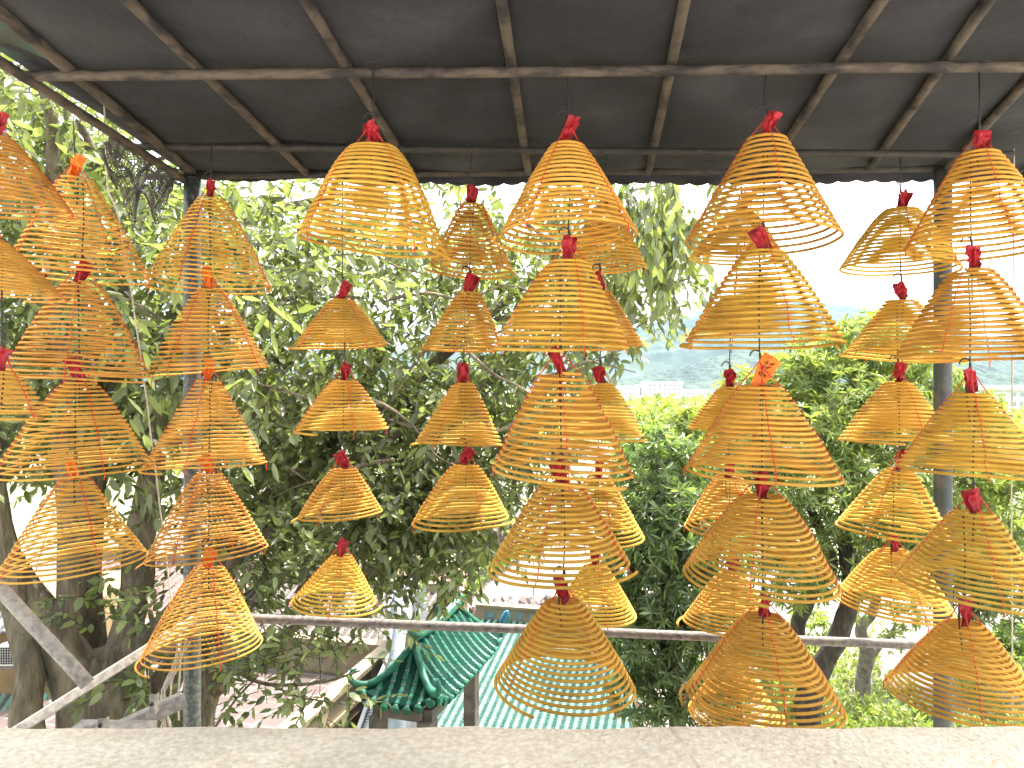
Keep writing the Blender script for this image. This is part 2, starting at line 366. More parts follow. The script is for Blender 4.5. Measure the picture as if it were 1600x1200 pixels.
bar(P(-60,1196,2.52), P(306,966,3.13), .036, .036, 'square_bar', M['galv_light'], r)
r = thing('bracket_bar', 'flat steel bars with small bolted L brackets just above the ledge at left', 'bracket', P(230,1130,2.3))
bar(P(150,1157,2.2), P(288,1092,2.35), .045, .05, 'bar', M['galv_light'], r)
bar(P(118,1137,2.05), P(238,1139,2.05), .022, .06, 'bar', M['galv_light'], r)
for px, py, d, rot_ in ((246,1093,2.26,.1),(168,1124,2.0,.1),(148,1134,2.0,0)):
    c = P(px, py, d); bb = MB()
    bb.box(c+Vector((0,-.03,0)), (.018,.005,.055 if px > 200 else .03)); bb.box(c+Vector((.011,-.03,0)), (.004,.03,.055 if px > 200 else .03))
    bb.tube([c+Vector((0,-.04,.0)), c+Vector((0,-.028,.0))], .005, 8, mi=1)
    bb.build('bracket', [M['galv_light'], M['dark']], r, smooth=False)

# ------------------------------------------------------------------ incense coils
def coil(xt, yt, yr, wpx, d, tagc, label, group, up=None, mt='incense', xr=None, tilt=None, g=.92, h=1.18, r0f=.235, N=21, seed=0, rodr=.0050, tagshape=None):
    q = random.Random(seed*31+5)
    xr = xt if xr is None else xr
    g *= q.uniform(.90,1.06); h *= q.uniform(.93,1.04); r0f *= q.uniform(.85,1.15); N = N*q.uniform(.94,1.08)
    top = P(xt, yt, d); rim = P(xr, yr, d)
    Rr = wpx*1.03/2/F*d; H = (top.z-rim.z)
    tx = math.atan2((xr-xt)/F*d, H)         # lean of the axis
    root = thing('incense_coil', label, 'incense coil', top, group)
    root.rotation_euler = (R(q.uniform(-2.5,2.5)), tx*-1 if False else 0, 0)
    r0 = Rr*r0f; seg = 46; ph0 = q.uniform(0, 6.28); n = int(N*seg)
    tl = R(tilt if tilt is not None else q.uniform(-3,3)); tdir = 0
    w1, w2, w3 = q.uniform(0,6.28), q.uniform(0,6.28), q.uniform(0,6.28)
    lean = (xr-xt)/F*d
    am = q.uniform(.5,1.5); ea = q.uniform(-.02,.02)
    def pt(s, th, out=0):
        r = r0+(Rr-r0)*s**g
        z = -H*(.03+.97*s**h)
        wv = noise.noise(Vector((s*5.0, seed*3.3, 0)))
        tlt = tl*s**1.5 + .013*am*noise.noise(Vector((s*N*.33, seed*1.7, 4)))
        r2 = r*(1+ea*math.cos(2*(th+w1)*1.0)*s+.012*noise.noise(Vector((math.cos(th)*1.2, math.sin(th)*1.2, s*6+seed))))+out
        x = r2*math.cos(th)+lean*s; y = r2*math.sin(th)
        z += r2*math.cos(th-tdir)*math.tan(-tlt) + r2*math.sin(th)*.035*s*noise.noise(Vector((s*N*.4, seed*2.1, 8)))
        z -= .0035*abs(math.sin(2*(th-ph0)))*s*(H/.33)*am
        return Vector((x, y, z))
    pts = []
    for i in range(n+1):
        s = i/n; th = ph0+2*math.pi*s*N*(1)
        p = pt(s, th)
        if i > n-10 : p += Vector((math.cos(th), math.sin(th), -.15))*.0006*(i-n+10)**1.5*q.choice((1,))
        pts.append(p)
    bb = MB(); bb.tube(pts, rodr, 7); bb.build('spiral', M[mt], root, local=True)
    for k in range(4):
        th = ph0+k*math.pi/2+.1*q.uniform(-1,1); path = [Vector((0,0,.055+.006*k))]
        S = int(N*2)
        for i in range(S+1):
            s = i/S; path.append(pt(s, th+.04*noise.noise(Vector((s*4, k, seed))), .0055 if i % 2 else .0005))
        path.append(path[-1]+Vector((q.uniform(-.004,.004),0,-q.uniform(.002,.022))))
        bb = MB(); bb.tube(path, .0017, 4, caps=False); bb.build('thread', M['thread'], root, local=True)
    # hanging wire with a little hook
    upz = up-top.z if up is not None else .1
    bb = MB(); dx = q.uniform(-.012,.012)
    lw = [Vector((dx*.3, 0, -.10)), Vector((dx, .003, -.03)), Vector((dx*1.4, 0, .04)), Vector((0, 0, .075)), Vector((-dx*.5, 0, upz*.5+.03)), Vector((0, 0, upz))]
    bb.tube(lw, .0025, 5)
    hk = [Vector((-.012+.018*math.cos(a_), .004, .078+.022*math.sin(a_))) for a_ in [k*.5 for k in range(-2, 7)]]
    bb.tube(hk, .0025, 5)
    if upz > .06:
        top_ = [Vector((.018*math.sin(a_), 0, upz-.0+.0*a_)) + Vector((0,.018*math.cos(a_)-.018, .012*math.sin(a_/2))) for a_ in [k*.6 for k in range(0, 9)]]
        bb.tube(top_, .0014, 5)
    bb.build('wire_hook', M['wire'], root, local=True)
    # bottom hook inside
    if tagc:
        tm = M['orange_paper'] if tagc == 'orange' else M['red_paper']
        sx, sz, ang = tagshape or (q.uniform(.034,.046), q.uniform(.060,.085), q.uniform(-.55,.55))
        for j in range(2 if tagshape is None else 1):
            bb = MB(); a2 = ang+(q.uniform(-.25,.25) if j else 0); yaw = q.uniform(-.5,.5); k_ = q.uniform(.7,1.3)
            sxx = sx*(1 if j == 0 else .7); szz = sz*(1 if j == 0 else .8)
            cr_ = q.choice((.25,.5,1.0)) if tagshape is None else .25
            if cr_ < .4 and tagshape is None: sxx *= 1.25
            cs = [(-.28,0),(.30,-.02),(.52,.62),(.40,1.0),(-.42,.97),(-.50,.5)]
            def fn(u, v):
                wd = .55+.45*math.sin(min(1, v*1.4)*math.pi/2)
                x = (u-.5)*sxx*wd; z = (v-.32)*szz*1.15
                y = .012*noise.noise(Vector((u*2.2*k_, v*2.5, seed+j*7)))+.02*abs(u-.5)*2*noise.noise(Vector((v*1.7, seed, j)))
                x += cr_*.016*noise.noise(Vector((v*3.3, u*2, seed+3))); z += cr_*.014*noise.noise(Vector((u*2.7, v, seed+9+j))); y += cr_*.014*noise.noise(Vector((u*5, v*5, seed+j*2)))
                xx = x*math.cos(a2)+z*math.sin(a2); zz = -x*math.sin(a2)+z*math.cos(a2)
                return Vector((xx*math.cos(yaw)-y*math.sin(yaw), -.008-.006*j+xx*math.sin(yaw)+y, zz+.014))
            bb.sheet(fn, 4, 6); o = bb.build('paper_tag', tm, root, smooth=False, local=True); o.modifiers.new('s','SOLIDIFY').thickness = .0015
            if j == 0 and tagshape:      # hand-written characters on the readable tag
                kb = MB()
                for (cu, cv) in [(.36,.78),(.36,.66),(.36,.54),(.36,.42),(.66,.82),(.66,.70),(.66,.58),(.66,.46)]:
                    for st in range(5):
                        du, dv = q.uniform(-.09,.09), q.uniform(-.04,.04); hz = st % 2 == 0
                        a_ = fn(cu+du-(.07 if hz else 0), cv+dv-(0 if hz else .035)); c_ = fn(cu+du+(.07 if hz else 0), cv+dv+(0 if hz else .035))
                        of = Vector((0,-.0022,0)); kb.tube([a_+of, (a_+c_)/2+of, c_+of], .0009, 4)
                kb.build('writing', M['ink'], o, local=True)
    return root

PU1 = lambda px: (P(30,119,2.35).lerp(P(1680,104,2.25), (px-30)/1650)).z
PU2 = lambda px: (P(195,229,2.96).lerp(P(1582,242,2.90), (px-195)/1387)).z
FR, BK = 2.30, 2.93
ordn = ['topmost', 'second from the top', 'third from the top', 'fourth from the top', 'lowest', 'sixth']
def column(items, d, where, group, upfirst, **kw):
    n = len(items); prev = upfirst; sd = kw.pop('sd')
    for i, it in enumerate(items):
        xt, yt, xr, yr, wpx, tg, desc = it[:7]; ex = it[7] if len(it) > 7 else {}
        pos = 'lowest' if (i == n-1 and n > 1) else ordn[i]
        if n == 1: pos = 'only'
        tgw = {'red': 'red tag', 'orange': 'orange tag', None: 'no tag'}[tg]
        lab = f"{desc} coil, {tgw}, {pos} {where}"
        kk = dict(kw); kk.update(ex)
        dd = kk.pop('dd', 0)
        coil(xt, yt, yr, wpx, d+dd, tg, lab, group, up=prev, xr=xr, seed=sd+i, **kk)
        prev = P(xt, yt, d+dd).z-.02
column([(583,226,583,388,226,'red','large bell-shaped golden')], FR, 'one in the front row left of centre', 'incense coils of the front row', PU1(583), sd=1, g=.88, h=1.15, tilt=7, N=18)
column([(886,222,887,375,208,'red','open bell-shaped golden'), (888,405,876,548,206,'red','densely wound golden',dict(tilt=1)), (875,578,880,742,214,'red','straight-sided golden',dict(tilt=4)),
        (877,752,874,888,218,'red','wide flared golden',dict(tilt=-3)), (880,935,884,1072,214,'red','loosely sprung golden',dict(tilt=4))],
       FR, 'in the middle front column', 'incense coils of the front row', PU1(886), sd=10, g=.94, h=1.08, N=18)
column([(1197,213,1192,378,224,'red','pale open bell-shaped',dict(tilt=2)), (1192,390,1192,540,232,'red','pale wide',dict(tilt=1)), (1187,597,1190,742,226,'orange','golden domed',dict(tilt=2,tagshape=(.062,.10,.62))),
        (1190,772,1190,908,228,'red','golden steep-sided',dict(tilt=4)), (1192,960,1192,1098,232,'red','golden cone-shaped')],
       FR, 'in front column right of middle', 'incense coils of the front row', PU1(1195), sd=20, g=.94, h=1.08, N=18)
column([(1530,236,1533,388,212,'red','pale orange loose'), (1518,420,1518,560,212,'red','golden dense',dict(tilt=2)), (1516,610,1514,738,204,'red','tight golden',dict(tilt=3)),
        (1520,796,1516,925,208,'red','golden',dict(tilt=7)), (1506,970,1504,1092,210,'red','golden flared',dict(tilt=4))],
       FR-.03, 'in the front column at right edge', 'incense coils of the front row', PU1(1528), sd=30, g=.95, h=1.06, N=17)
# back row
column([(535,468,533,540,140,'red','small squat golden'), (538,592,535,673,141,'red','rounded golden'), (537,730,531,806,128,'red','tilted golden',dict(tilt=-4)), (533,866,522,943,128,'red','small narrow open golden',dict(tilt=5))],
       BK, 'in the back column left of centre', 'incense coils of the back row', PU2(560), sd=40, N=15, g=.95, h=1.08, rodr=.0046)
column([(737,316,737,425,128,'red','tall bell-shaped golden',dict(tilt=6)), (733,455,724,548,124,'red','small dense golden',dict(tilt=2)), (724,597,717,695,132,'red','small cone-shaped golden'), (727,724,720,815,148,'red','small wide-rimmed golden')],
       BK, 'in the back column nearest centre', 'incense coils of the back row', PU2(738), sd=50, N=16, g=.95, h=1.08)
column([(948,322,945,420,124,'red','half-hidden golden'), (937,452,938,540,132,'red','mostly hidden golden'), (938,598,938,682,132,'red','partly hidden golden',dict(tilt=2)), (935,742,938,845,136,'red','pale golden',dict(tilt=-2)),
        (930,880,930,962,126,'red','partly hidden brownish')],
       BK, 'behind the middle front column', 'incense coils of the back row', PU2(948), sd=60, N=16, g=.95, h=1.08)
column([(1158,330,1150,405,140,'red','faint'), (1150,462,1148,520,132,None,'mostly hidden'), (1140,604,1142,674,130,'red','half-hidden golden'), (1138,742,1138,828,130,'red','narrow golden'),
        (1142,892,1137,976,138,'red','conical golden'), (1145,1040,1148,1118,136,None,'barely visible')],
       BK, 'behind the front column right of middle', 'incense coils of the back row', PU2(1150), sd=70, N=15, g=.95, h=1.08)
column([(1407,325,1403,422,164,'red','pale open cone-shaped',dict(tilt=2)), (1408,466,1413,560,172,'red','pale bell-shaped',dict(tilt=5)), (1403,594,1396,690,156,'red','golden straight-sided',dict(tilt=2)), (1405,730,1392,832,158,'red','golden domed',dict(tilt=4)),
        (1395,858,1396,950,172,'red','golden wide tilted',dict(tilt=6))],
       BK, 'in the column left of right post', 'incense coils of the back row', PU2(1408), sd=80, N=16, g=.95, h=1.08)
# left group
LF = dict(mt='incense_orange', g=.97, h=1.08, rodr=.0037, N=20, r0f=.19)
column([(330,306,328,448,180,'red','orange',dict(tilt=1)), (328,448,325,580,176,'orange','orange cone-shaped',dict(tilt=-4)), (326,590,324,730,176,'orange','orange flared',dict(tilt=-2)), (326,735,325,868,178,'orange','wide orange',dict(tilt=-6)),
        (326,882,317,1018,176,'orange','orange open tall',dict(tilt=-4))],
       2.90, 'in the column at the left post', 'incense coils of the left group', PU2(330), sd=90, **LF)
column([(118,275,123,434,202,'orange','wide orange',dict(tilt=3)), (127,438,126,592,200,'red','large orange',dict(tilt=2)), (124,592,114,738,216,'red','large flared orange',dict(tilt=-3)), (117,745,115,888,206,'orange','large loose orange',dict(tilt=-6))],
       2.62, 'in second column from left edge', 'incense coils of the left group', onroof(118,160,-.04).z, sd=100, **LF)
column([(-8,212,-6,325,202,'red','cropped yellow-orange',dict(tilt=2)), (-18,370,-20,458,200,'orange','pale orange',dict(tilt=3)), (2,578,-32,650,190,'red','cropped golden',dict(tilt=2,N=10))],
       2.1, 'in the column cropped by left edge', 'incense coils of the left group', onroof(-10,60,-.04).z, sd=110, **dict(LF, N=16))

# cords
def cord(name, pts, r_, mt, label, cat='cord', root=None):
    bb = MB(); pp = []
    for i in range(len(pts)-1):
        for k in range(8): pp.append(Vector(pts[i]).lerp(Vector(pts[i+1]), k/8))
    pp.append(Vector(pts[-1])); pp = [p+Vector((1,0,0))*.004*noise.noise(p*6) for p in pp]
    bb.tube(pp, r_, 6); o = bb.build(name, M[mt], root)
    if label: tag(o, label, cat)
    return o
cord('cord', [P(162,150,2.6), P(168,300,2.95), P(183,330,3.0), P(202,430,3.05), P(228,620,3.05), P(244,740,3.1), P(270,960,3.1)], .0028, 'rope', 'thin pale cord hanging down between the two left columns of coils')
cord('cord', [P(1584,232,2.9), P(1583,500,2.9), P(1580,800,2.9), P(1583,1180,2.9)], .0028, 'rope', 'thin cord hanging straight down from the right end of the canopy')
rp = thing('rope_bundle', 'bundle of tangled pale ropes tied to the lower left post', 'rope', P(275,1140,3.12))
for k in range(9):
    q = random.Random(k); x0 = 284+q.uniform(-8,14); bb = MB()
    pts = [P(x0, 985+q.uniform(-10,20), 3.12), P(276+q.uniform(-8,10), 1040, 3.08), P(262+q.uniform(-14,14), 1085+q.uniform(-8,8), 3.05), P(255+q.uniform(-18,26), 1135+q.uniform(-10,15), 3.0)]
    pp = [pts[0].lerp(pts[1], i/6) for i in range(6)]+[pts[1].lerp(pts[2], i/6) for i in range(6)]+[pts[2].lerp(pts[3], i/6) for i in range(7)]
    pp = [p+Vector((1,0,.2))*.012*noise.noise(p*9+Vector((k,0,0))) for p in pp]
    bb.tube(pp, .0035, 5); bb.build('strand', M['rope'], rp)

# ------------------------------------------------------------------ foliage
LEAF_T = np.array([[0,0,0],[.22,.42,.02],[.62,.46,.0],[1,0,-.10],[.62,-.46,.0],[.22,-.42,.02],[.30,0,-.08],[.66,0,-.10]])
LEAF_F = [(0,6,1),(1,6,7,2),(2,7,3),(0,5,6),(5,4,7,6),(4,3,7)]
def leaves_mesh(pos, dirs, nor, length, width):
    n = len(pos)
    dirs = dirs/np.linalg.norm(dirs, axis=1, keepdims=True)
    side = np.cross(dirs, nor); side /= np.linalg.norm(side, axis=1, keepdims=True)+1e-9
    up = np.cross(side, dirs)
    curl = rng.uniform(.3, 2.2, n)[:,None]
    T = LEAF_T
    v = (pos[:,None,:] + dirs[:,None,:]*(T[None,:,0:1]*length[:,None,None]) + side[:,None,:]*(T[None,:,1:2]*width[:,None,None])
         + up[:,None,:]*((T[None,:,2:3]*curl[:,:,None])*length[:,None,None]))
    return v.reshape(-1,3)
def build_leaves(name, v, mt, root):
    n = len(v)//8; me = bpy.data.meshes.new(name)
    L = root.location; v = v-np.array([L.x, L.y, L.z])
    loops = []; sizes = []
    base = np.arange(n)*8
    one = [i for f in LEAF_F for i in f]; sz = [len(f) for f in LEAF_F]
    li = (base[:,None]+np.array(one)[None,:]).ravel().astype(np.int32)
    ls = np.tile(np.array(sz), n); st = np.concatenate([[0], np.cumsum(ls)[:-1]]).astype(np.int32)
    me.vertices.add(len(v)); me.vertices.foreach_set('co', v.astype(np.float32).ravel())
    me.loops.add(len(li)); me.loops.foreach_set('vertex_index', li)
    me.polygons.add(len(ls)); me.polygons.foreach_set('loop_start', st)
    me.polygons.foreach_set('use_smooth', np.ones(len(ls), bool))
    me.update(calc_edges=True); me.validate()
    me.materials.append(mt); o = bpy.data.objects.new(name, me); COL.objects.link(o); o.parent = root
    return o
def unit(v): return v/(np.linalg.norm(v, axis=-1, keepdims=True)+1e-9)
def twigs(starts, dirs, nleaf, tl, ll, lw, droop=.5, mbt=None, trad=.003):
    """leaves alternately along a curved twig"""
    Ps, Ds, Ns = [], [], []
    for s, d0 in zip(starts, dirs):
        p = np.array(s, float); d_ = d0/np.linalg.norm(d0); path = [Vector(p)]
        k = rng.integers(nleaf[0], nleaf[1]+1); st = tl*rng.uniform(.7,1.3)/k
        a0 = rng.uniform(0, 6.28)
        for i in range(k):
            d_ = unit(d_+np.array([0,0,-droop])*.12+rng.normal(0,.10,3)); p = p+d_*st; path.append(Vector(p))
            o1 = unit(np.cross(d_, [0,0,1.])+1e-4); o2 = np.cross(o1, d_)
            an = a0+i*2.4
            out = o1*math.cos(an)+o2*math.sin(an)*.7
            ld = unit(d_*.7+out*1.0+np.array([0,0,-droop*rng.uniform(.2,1.0)]))
            Ps.append(p.copy()); Ds.append(ld); Ns.append(unit(np.array([0,0,1.])+rng.normal(0,.45,3)))
        if mbt is not None: mbt.tube(path[::2]+[path[-1]] if len(path) > 4 else path, [trad]*(len(path[::2])+1) if len(path) > 4 else trad, 3, caps=False)
    n = len(Ps); Ps, Ds, Ns = map(np.array, (Ps, Ds, Ns))
    ln = rng.uniform(ll*.6, ll*1.2, n)
    return leaves_mesh(Ps, Ds, Ns, ln, ln*lw)
def inpoly(x, y, poly):
    r = np.zeros(len(x), bool); j = len(poly)-1
    for i in range(len(poly)):
        xi, yi = poly[i]; xj, yj = poly[j]
        c = ((yi > y) != (yj > y)) & (x < (xj-xi)*(y-yi)/(yj-yi+1e-9)+xi); r ^= c; j = i
    return r
def smoothpath(pts, k=6):
    # catmull-rom through (Vector, radius)
    out = []
    n = len(pts)
    for i in range(n-1):
        p0, p1, p2, p3 = pts[max(i-1,0)], pts[i], pts[i+1], pts[min(i+2,n-1)]
        for j in range(k):
            t_ = j/k; 
            f = lambda a_, b_, c_, d_: .5*((2*b_)+(c_-a_)*t_+(2*a_-5*b_+4*c_-d_)*t_*t_+(3*b_-a_-3*c_+d_)*t_**3)
            out.append((f(p0[0],p1[0],p2[0],p3[0]), f(p0[1],p1[1],p2[1],p3[1])))
    out.append(pts[-1]); return out
def limb(bb, spec, n=12, jit=.25, mi=0):
    pts = [(P(a_, b_, d_), m_of(r_, d_)) for a_, b_, d_, r_ in spec]
    sp = smoothpath(pts); bb.tube([p+Vector((noise.noise(p*2), noise.noise(p*2+Vector((5,0,0))), 0))*.02 for p, r_ in sp], [max(.004, r_) for p, r_ in sp], n, jit=jit, mi=mi)

# --- big fig tree on the left
fig = thing('fig_tree', 'huge spreading fig tree with many grey-brown stems behind the coils at left and centre', 'tree', (P(160,1100,5.6).x, 5.6, GZ))
tb = MB()
brq = random.Random(4); extra = []
for k in range(34):
    x0 = brq.uniform(120, 900); y0 = brq.uniform(300, 760); an = brq.uniform(-.6, .9)*(1 if brq.random() < .7 else -1); L0 = brq.uniform(120, 260); d0 = brq.uniform(4.9, 6.4); sg = brq.choice((-1,1))
    extra.append([(x0+sg*L0*t_*math.cos(an), y0+L0*t_*math.sin(an)+brq.uniform(-14,14)+30*t_*t_, d0+.2*t_, 2.6*(1-t_)+.8) for t_ in (0,.25,.5,.75,1)])
limbs = [
 [(160,2030,5.6,110),(162,1400,5.6,80),(165,1150,5.6,72),(160,1080,5.6,62),(150,1020,5.6,38)],
 [(140,1120,5.55,40),(112,1050,5.5,40),(75,985,5.45,34),(25,915,5.4,30),(-40,820,5.3,27),(-120,690,5.2,20),(-200,500,5.2,12)],
 [(118,1150,5.4,26),(107,1050,5.4,21),(105,950,5.4,17),(104,830,5.4,15),(98,680,5.4,13),(90,500,5.3,12),(84,330,5.2,11),(84,210,5.1,10),(70,150,5.0,6),(40,90,5,4)],
 [(150,1090,5.8,32),(138,1000,5.85,25),(136,880,5.9,22),(150,720,6.0,19),(176,560,6.0,16),(190,400,5.9,13),(172,300,5.8,14),(140,225,5.6,8),(118,180,5.5,6)],
 [(185,1110,5.6,40),(192,1030,5.6,30),(212,930,5.7,23),(224,820,5.8,21),(245,690,5.9,18),(262,560,6.0,15),(300,430,6.1,11),(380,350,6.2,8),(480,315,6.3,6),(600,300,6.4,4)],
 [(165,1075,5.6,36),(205,1018,5.6,22),(250,975,5.7,16),(310,915,5.9,14),(400,850,6.1,13),(500,770,6.4,12),(590,690,6.6,12),(650,600,6.8,10),(720,530,6.9,9),(790,470,7,7),(840,430,7,6),(930,400,7.1,4)],
 [(55,2030,5.2,34),(50,1400,5.2,26),(44,1150,5.2,24),(46,1040,5.25,20),(28,960,5.3,20),(5,890,5.3,24),(-15,780,5.3,26),(-30,640,5.2,22)],
 [(280,2030,6.2,50),(292,1400,6.2,36),(300,1160,6.2,32),(318,1060,6.2,27),(332,960,6.25,22),(350,850,6.4,18),(430,770,6.6,15),(520,700,6.8,14),(560,620,6.9,10),(600,540,7,6)],
 [(200,2030,5.8,50),(215,1400,5.8,40),(228,1140,5.8,32),(262,1060,5.85,24),(300,1000,5.95,18),(330,920,6.05,12),(380,800,6.2,10)],
 [(330,1080,6.2,16),(370,1045,6.1,13),(430,1000,6.0,8),(500,960,6.0,5)],
 [(590,690,6.6,9),(680,640,6.7,8),(760,600,6.9,6),(860,520,7,4),(950,480,7.1,3)],
 [(720,530,6.9,7),(780,500,7.0,6),(860,490,7.0,4)],
 [(560,690,6.7,8),(520,660,6.7,7),(540,620,6.7,6),(600,640,6.7,5)],
 [(84,330,5.2,7),(40,260,5.1,5),(0,200,5,4)], [(172,330,5.8,6),(230,260,5.7,4),(290,240,5.6,3)],
 [(262,560,6,7),(330,520,6.1,6),(420,480,6.3,4),(520,440,6.4,3)],
 [(310,915,5.9,5),(330,1010,5.5,3.5),(395,1062,5.1,2.8),(470,1070,4.9,2.5),(520,1062,4.8,2),(560,1048,4.8,1.5)],
 [(420,1068,5.0,1.8),(470,1090,4.9,1.5),(540,1100,4.8,1)], [(335,1135,4.9,2),(370,1090,4.9,1.8),(405,1055,4.9,1.4)], [(600,880,5.8,6),(560,900,5.7,4),(520,930,5.6,3)],
 [(590,690,6.6,6),(620,780,6.4,5),(650,850,6.3,4),(690,890,6.2,3)],
]
for sp in limbs: limb(tb, sp)
for sp in extra: limb(tb, sp, n=6)
# hanging aerial roots beside the bole
for k in range(16):
    q = random.Random(k+50); x0 = q.uniform(95,235)
    limb(tb, [(x0, 1010+q.uniform(0,40), 5.45, 1.5),(x0+q.uniform(-8,8),1100,5.42,2.0),(x0+q.uniform(-12,12),1250,5.4,3),(x0,1700,5.5,4)], n=5)
o = tb.build('trunk', M['bark'], fig)
def fig_region(poly, nclus, ntw, dr_, spread=.32, size=.115, nl=(8,13), rad=.9):
    S, D = [], []
    xs = [p[0] for p in poly]; ys = [p[1] for p in poly]; got = 0
    while got < nclus:
        x = rng.uniform(min(xs), max(xs), 400); y = rng.uniform(min(ys), max(ys), 400)
        k = inpoly(x, y, poly); x = x[k][:nclus-got]; y = y[k][:nclus-got]
        for a_, b_ in zip(x, y):
            d_ = rng.uniform(*dr_); c = np.array(P(a_, b_, d_))
            out = unit(np.array([rng.normal(0,1), rng.normal(-.5,.8), rng.normal(0,.5)]))
            for j in range(ntw):
                S.append(c+rng.normal(0, spread, 3)*np.array([1,1,.7])); D.append(unit(out+rng.normal(0,.7,3)))
        got += len(x)
    return S, D
main = [(-90,60),(60,60),(300,270),(650,300),(940,300),(1000,360),(1000,430),(965,500),(955,535),(900,565),(870,610),(860,680),(790,745),(735,810),(735,860),(690,875),(600,865),(520,835),(450,850),(400,860),(330,840),(260,760),(215,690),(60,660),(-90,680)]
tw = MB(); V = []
S, D = fig_region(main, 380, 7, (5.6,8.4)); V.append(twigs(S, D, (8,13), .42, .115, .40, .5, tw))
midp = [(360,560),(860,560),(860,700),(740,830),(720,890),(560,880),(420,860),(360,760)]
S, D = fig_region(midp, 110, 7, (6.2,9)); V.append(twigs(S, D, (8,13), .42, .115, .40, .5, tw))
S, D = fig_region([(-90,90),(90,120),(290,290),(480,290),(480,680),(210,660),(-90,660)], 75, 7, (4.6,6.0)); V.append(twigs(S, D, (7,11), .45, .135, .38, .6, tw))
S, D = fig_region([(560,760),(735,760),(735,830),(690,850),(600,840)], 34, 7, (5.6,7), spread=.15); V.append(twigs(S, D, (8,13), .4, .105, .42, .5, tw))
S, D = fig_region([(330,880),(470,860),(510,900),(470,940),(400,960),(330,980)], 20, 6, (5.2,6.4)); V.append(twigs(S, D, (6,10), .35, .10, .42, .5, tw))
S, D = fig_region([(380,990),(450,960),(520,960),(500,990),(460,1030),(400,1050)], 8, 4, (5.0,5.6), spread=.15); V.append(twigs(S, D, (5,8), .3, .10, .42, .5, tw))
S, D = fig_region([(180,1050),(240,1040),(250,1120),(190,1120)], 6, 4, (4.8,5.2), spread=.10); V.append(twigs(S, D, (5,8), .25, .11, .5, .2, tw))
S, D = fig_region([(120,900),(200,900),(190,1010),(130,1010)], 6, 3, (5.0,5.3), spread=.12); V.append(twigs(S, D, (5,8), .25, .10, .5, .2, tw))
S, D = fig_region([(330,1060),(420,1040),(550,1040),(560,1080),(520,1100),(340,1130)], 12, 3, (4.7,5.0), spread=.08); V.append(twigs(S, D, (4,7), .3, .085, .5, .4, tw))
S, D = fig_region([(-90,640),(215,640),(215,720),(130,770),(-90,740)], 26, 6, (6.2,7.6), spread=.2); V.append(twigs(S, D, (8,12), .42, .12, .40, .5, tw))
# light hanging sprays below the canopy right of centre
S, D = fig_region([(960,250),(1120,240),(1115,340),(1090,370),(1040,400),(960,400)], 17, 5, (5.0,6.6), spread=.16)
D = [unit(d_*.5+np.array([.1,-.1,-1.])) for d_ in D]; V.append(twigs(S, D, (7,12), .5, .13, .42, 1.3, tw))
S, D = fig_region([(930,420),(1000,420),(1015,455),(980,490),(930,520)], 16, 5, (6.0,7.4), spread=.2); V.append(twigs(S, D, (7,12), .4, .10, .40, .6, tw))
tw.build('twigs', M['bark_dark'], fig)
build_leaves('crown', np.concatenate(V), M['leaf'], fig)

# --- trees built from leafy lobes
def lobe_tree(name, label, cat, base, lobes, limbs_, mt, ll, lw, dens, bark='bark_dark', group=None, nl=(8,13), parts=('trunk','crown'), droop=.35):
    bx_, by_ = base
    root = thing(name, label, cat, (bx_, by_, GZ), group)
    if limbs_:
        bb = MB()
        for sp in limbs_: limb(bb, sp, n=9)
        bb.build(parts[0], M[bark], root)
    Ps, Ds, Ns = [], [], []
    for (px, py, d, rp) in lobes:
        c = np.array(P(px, py, d)); r_ = m_of(rp, d); n = int(dens*4*math.pi*r_*r_)
        for k in range(n):
            dv = unit(rng.normal(0,1,3)); 
            if dv[2] < -.6 and rng.random() < .5: continue
            rr = r_*(rng.uniform(.45,1.0)**.5)*(1+.22*noise.noise(Vector(dv*2.3+c)))*np.array([1,1,.92])
            p = c+dv*rr; ax = unit(dv+np.array([0,0,.55])+rng.normal(0,.35,3))
            o1 = unit(np.cross(ax, [.3,.2,1.])); o2 = np.cross(ax, o1); m_ = rng.integers(nl[0], nl[1]); a0 = rng.uniform(0,6.28)
            for j in range(m_):
                an = a0+j*2.4; e = rng.uniform(.15,1.0)
                ld = unit((o1*math.cos(an)+o2*math.sin(an))+ax*(.9-e)*1.2+np.array([0,0,-droop*e]))
                Ps.append(p+ax*(.05*(1-e))*ll*6); Ds.append(ld); Ns.append(unit(ax+rng.normal(0,.25,3)))
    Ps, Ds, Ns = map(np.array, (Ps, Ds, Ns)); ln = rng.uniform(ll*.65, ll*1.15, len(Ps))
    build_leaves(parts[1], leaves_mesh(Ps, Ds, Ns, ln, ln*lw), M[mt], root)
    return root
GP = 'mango trees growing below the terrace'
lobe_tree('mango_tree', 'dense dark mango tree with drooping leaf rosettes right of the middle column of coils', 'tree', (2.2,10),
  [(1020,720,10,60),(1075,745,10.3,62),(990,800,10,60),(1050,830,9.7,75),(1110,870,10,65),(1000,900,10,65),(1060,940,9.8,80),(1120,970,10,60),(1000,1000,10,65),(1070,1040,10,80),(1010,1090,10,55),(1110,1090,10.2,60),(950,930,10.3,45),(1160,1000,10.6,50)],
  [[(1060,1400,10,16),(1060,1150,10,14),(1050,1000,10,12),(1040,850,10,9),(1030,720,10,5)],[(1055,1050,10,9),(1000,950,10,6),(980,820,10,4)],[(1055,1000,10,9),(1110,920,10,6),(1120,860,10,3)]],
  'leaf_mango', .17, .20, 34, group=GP)
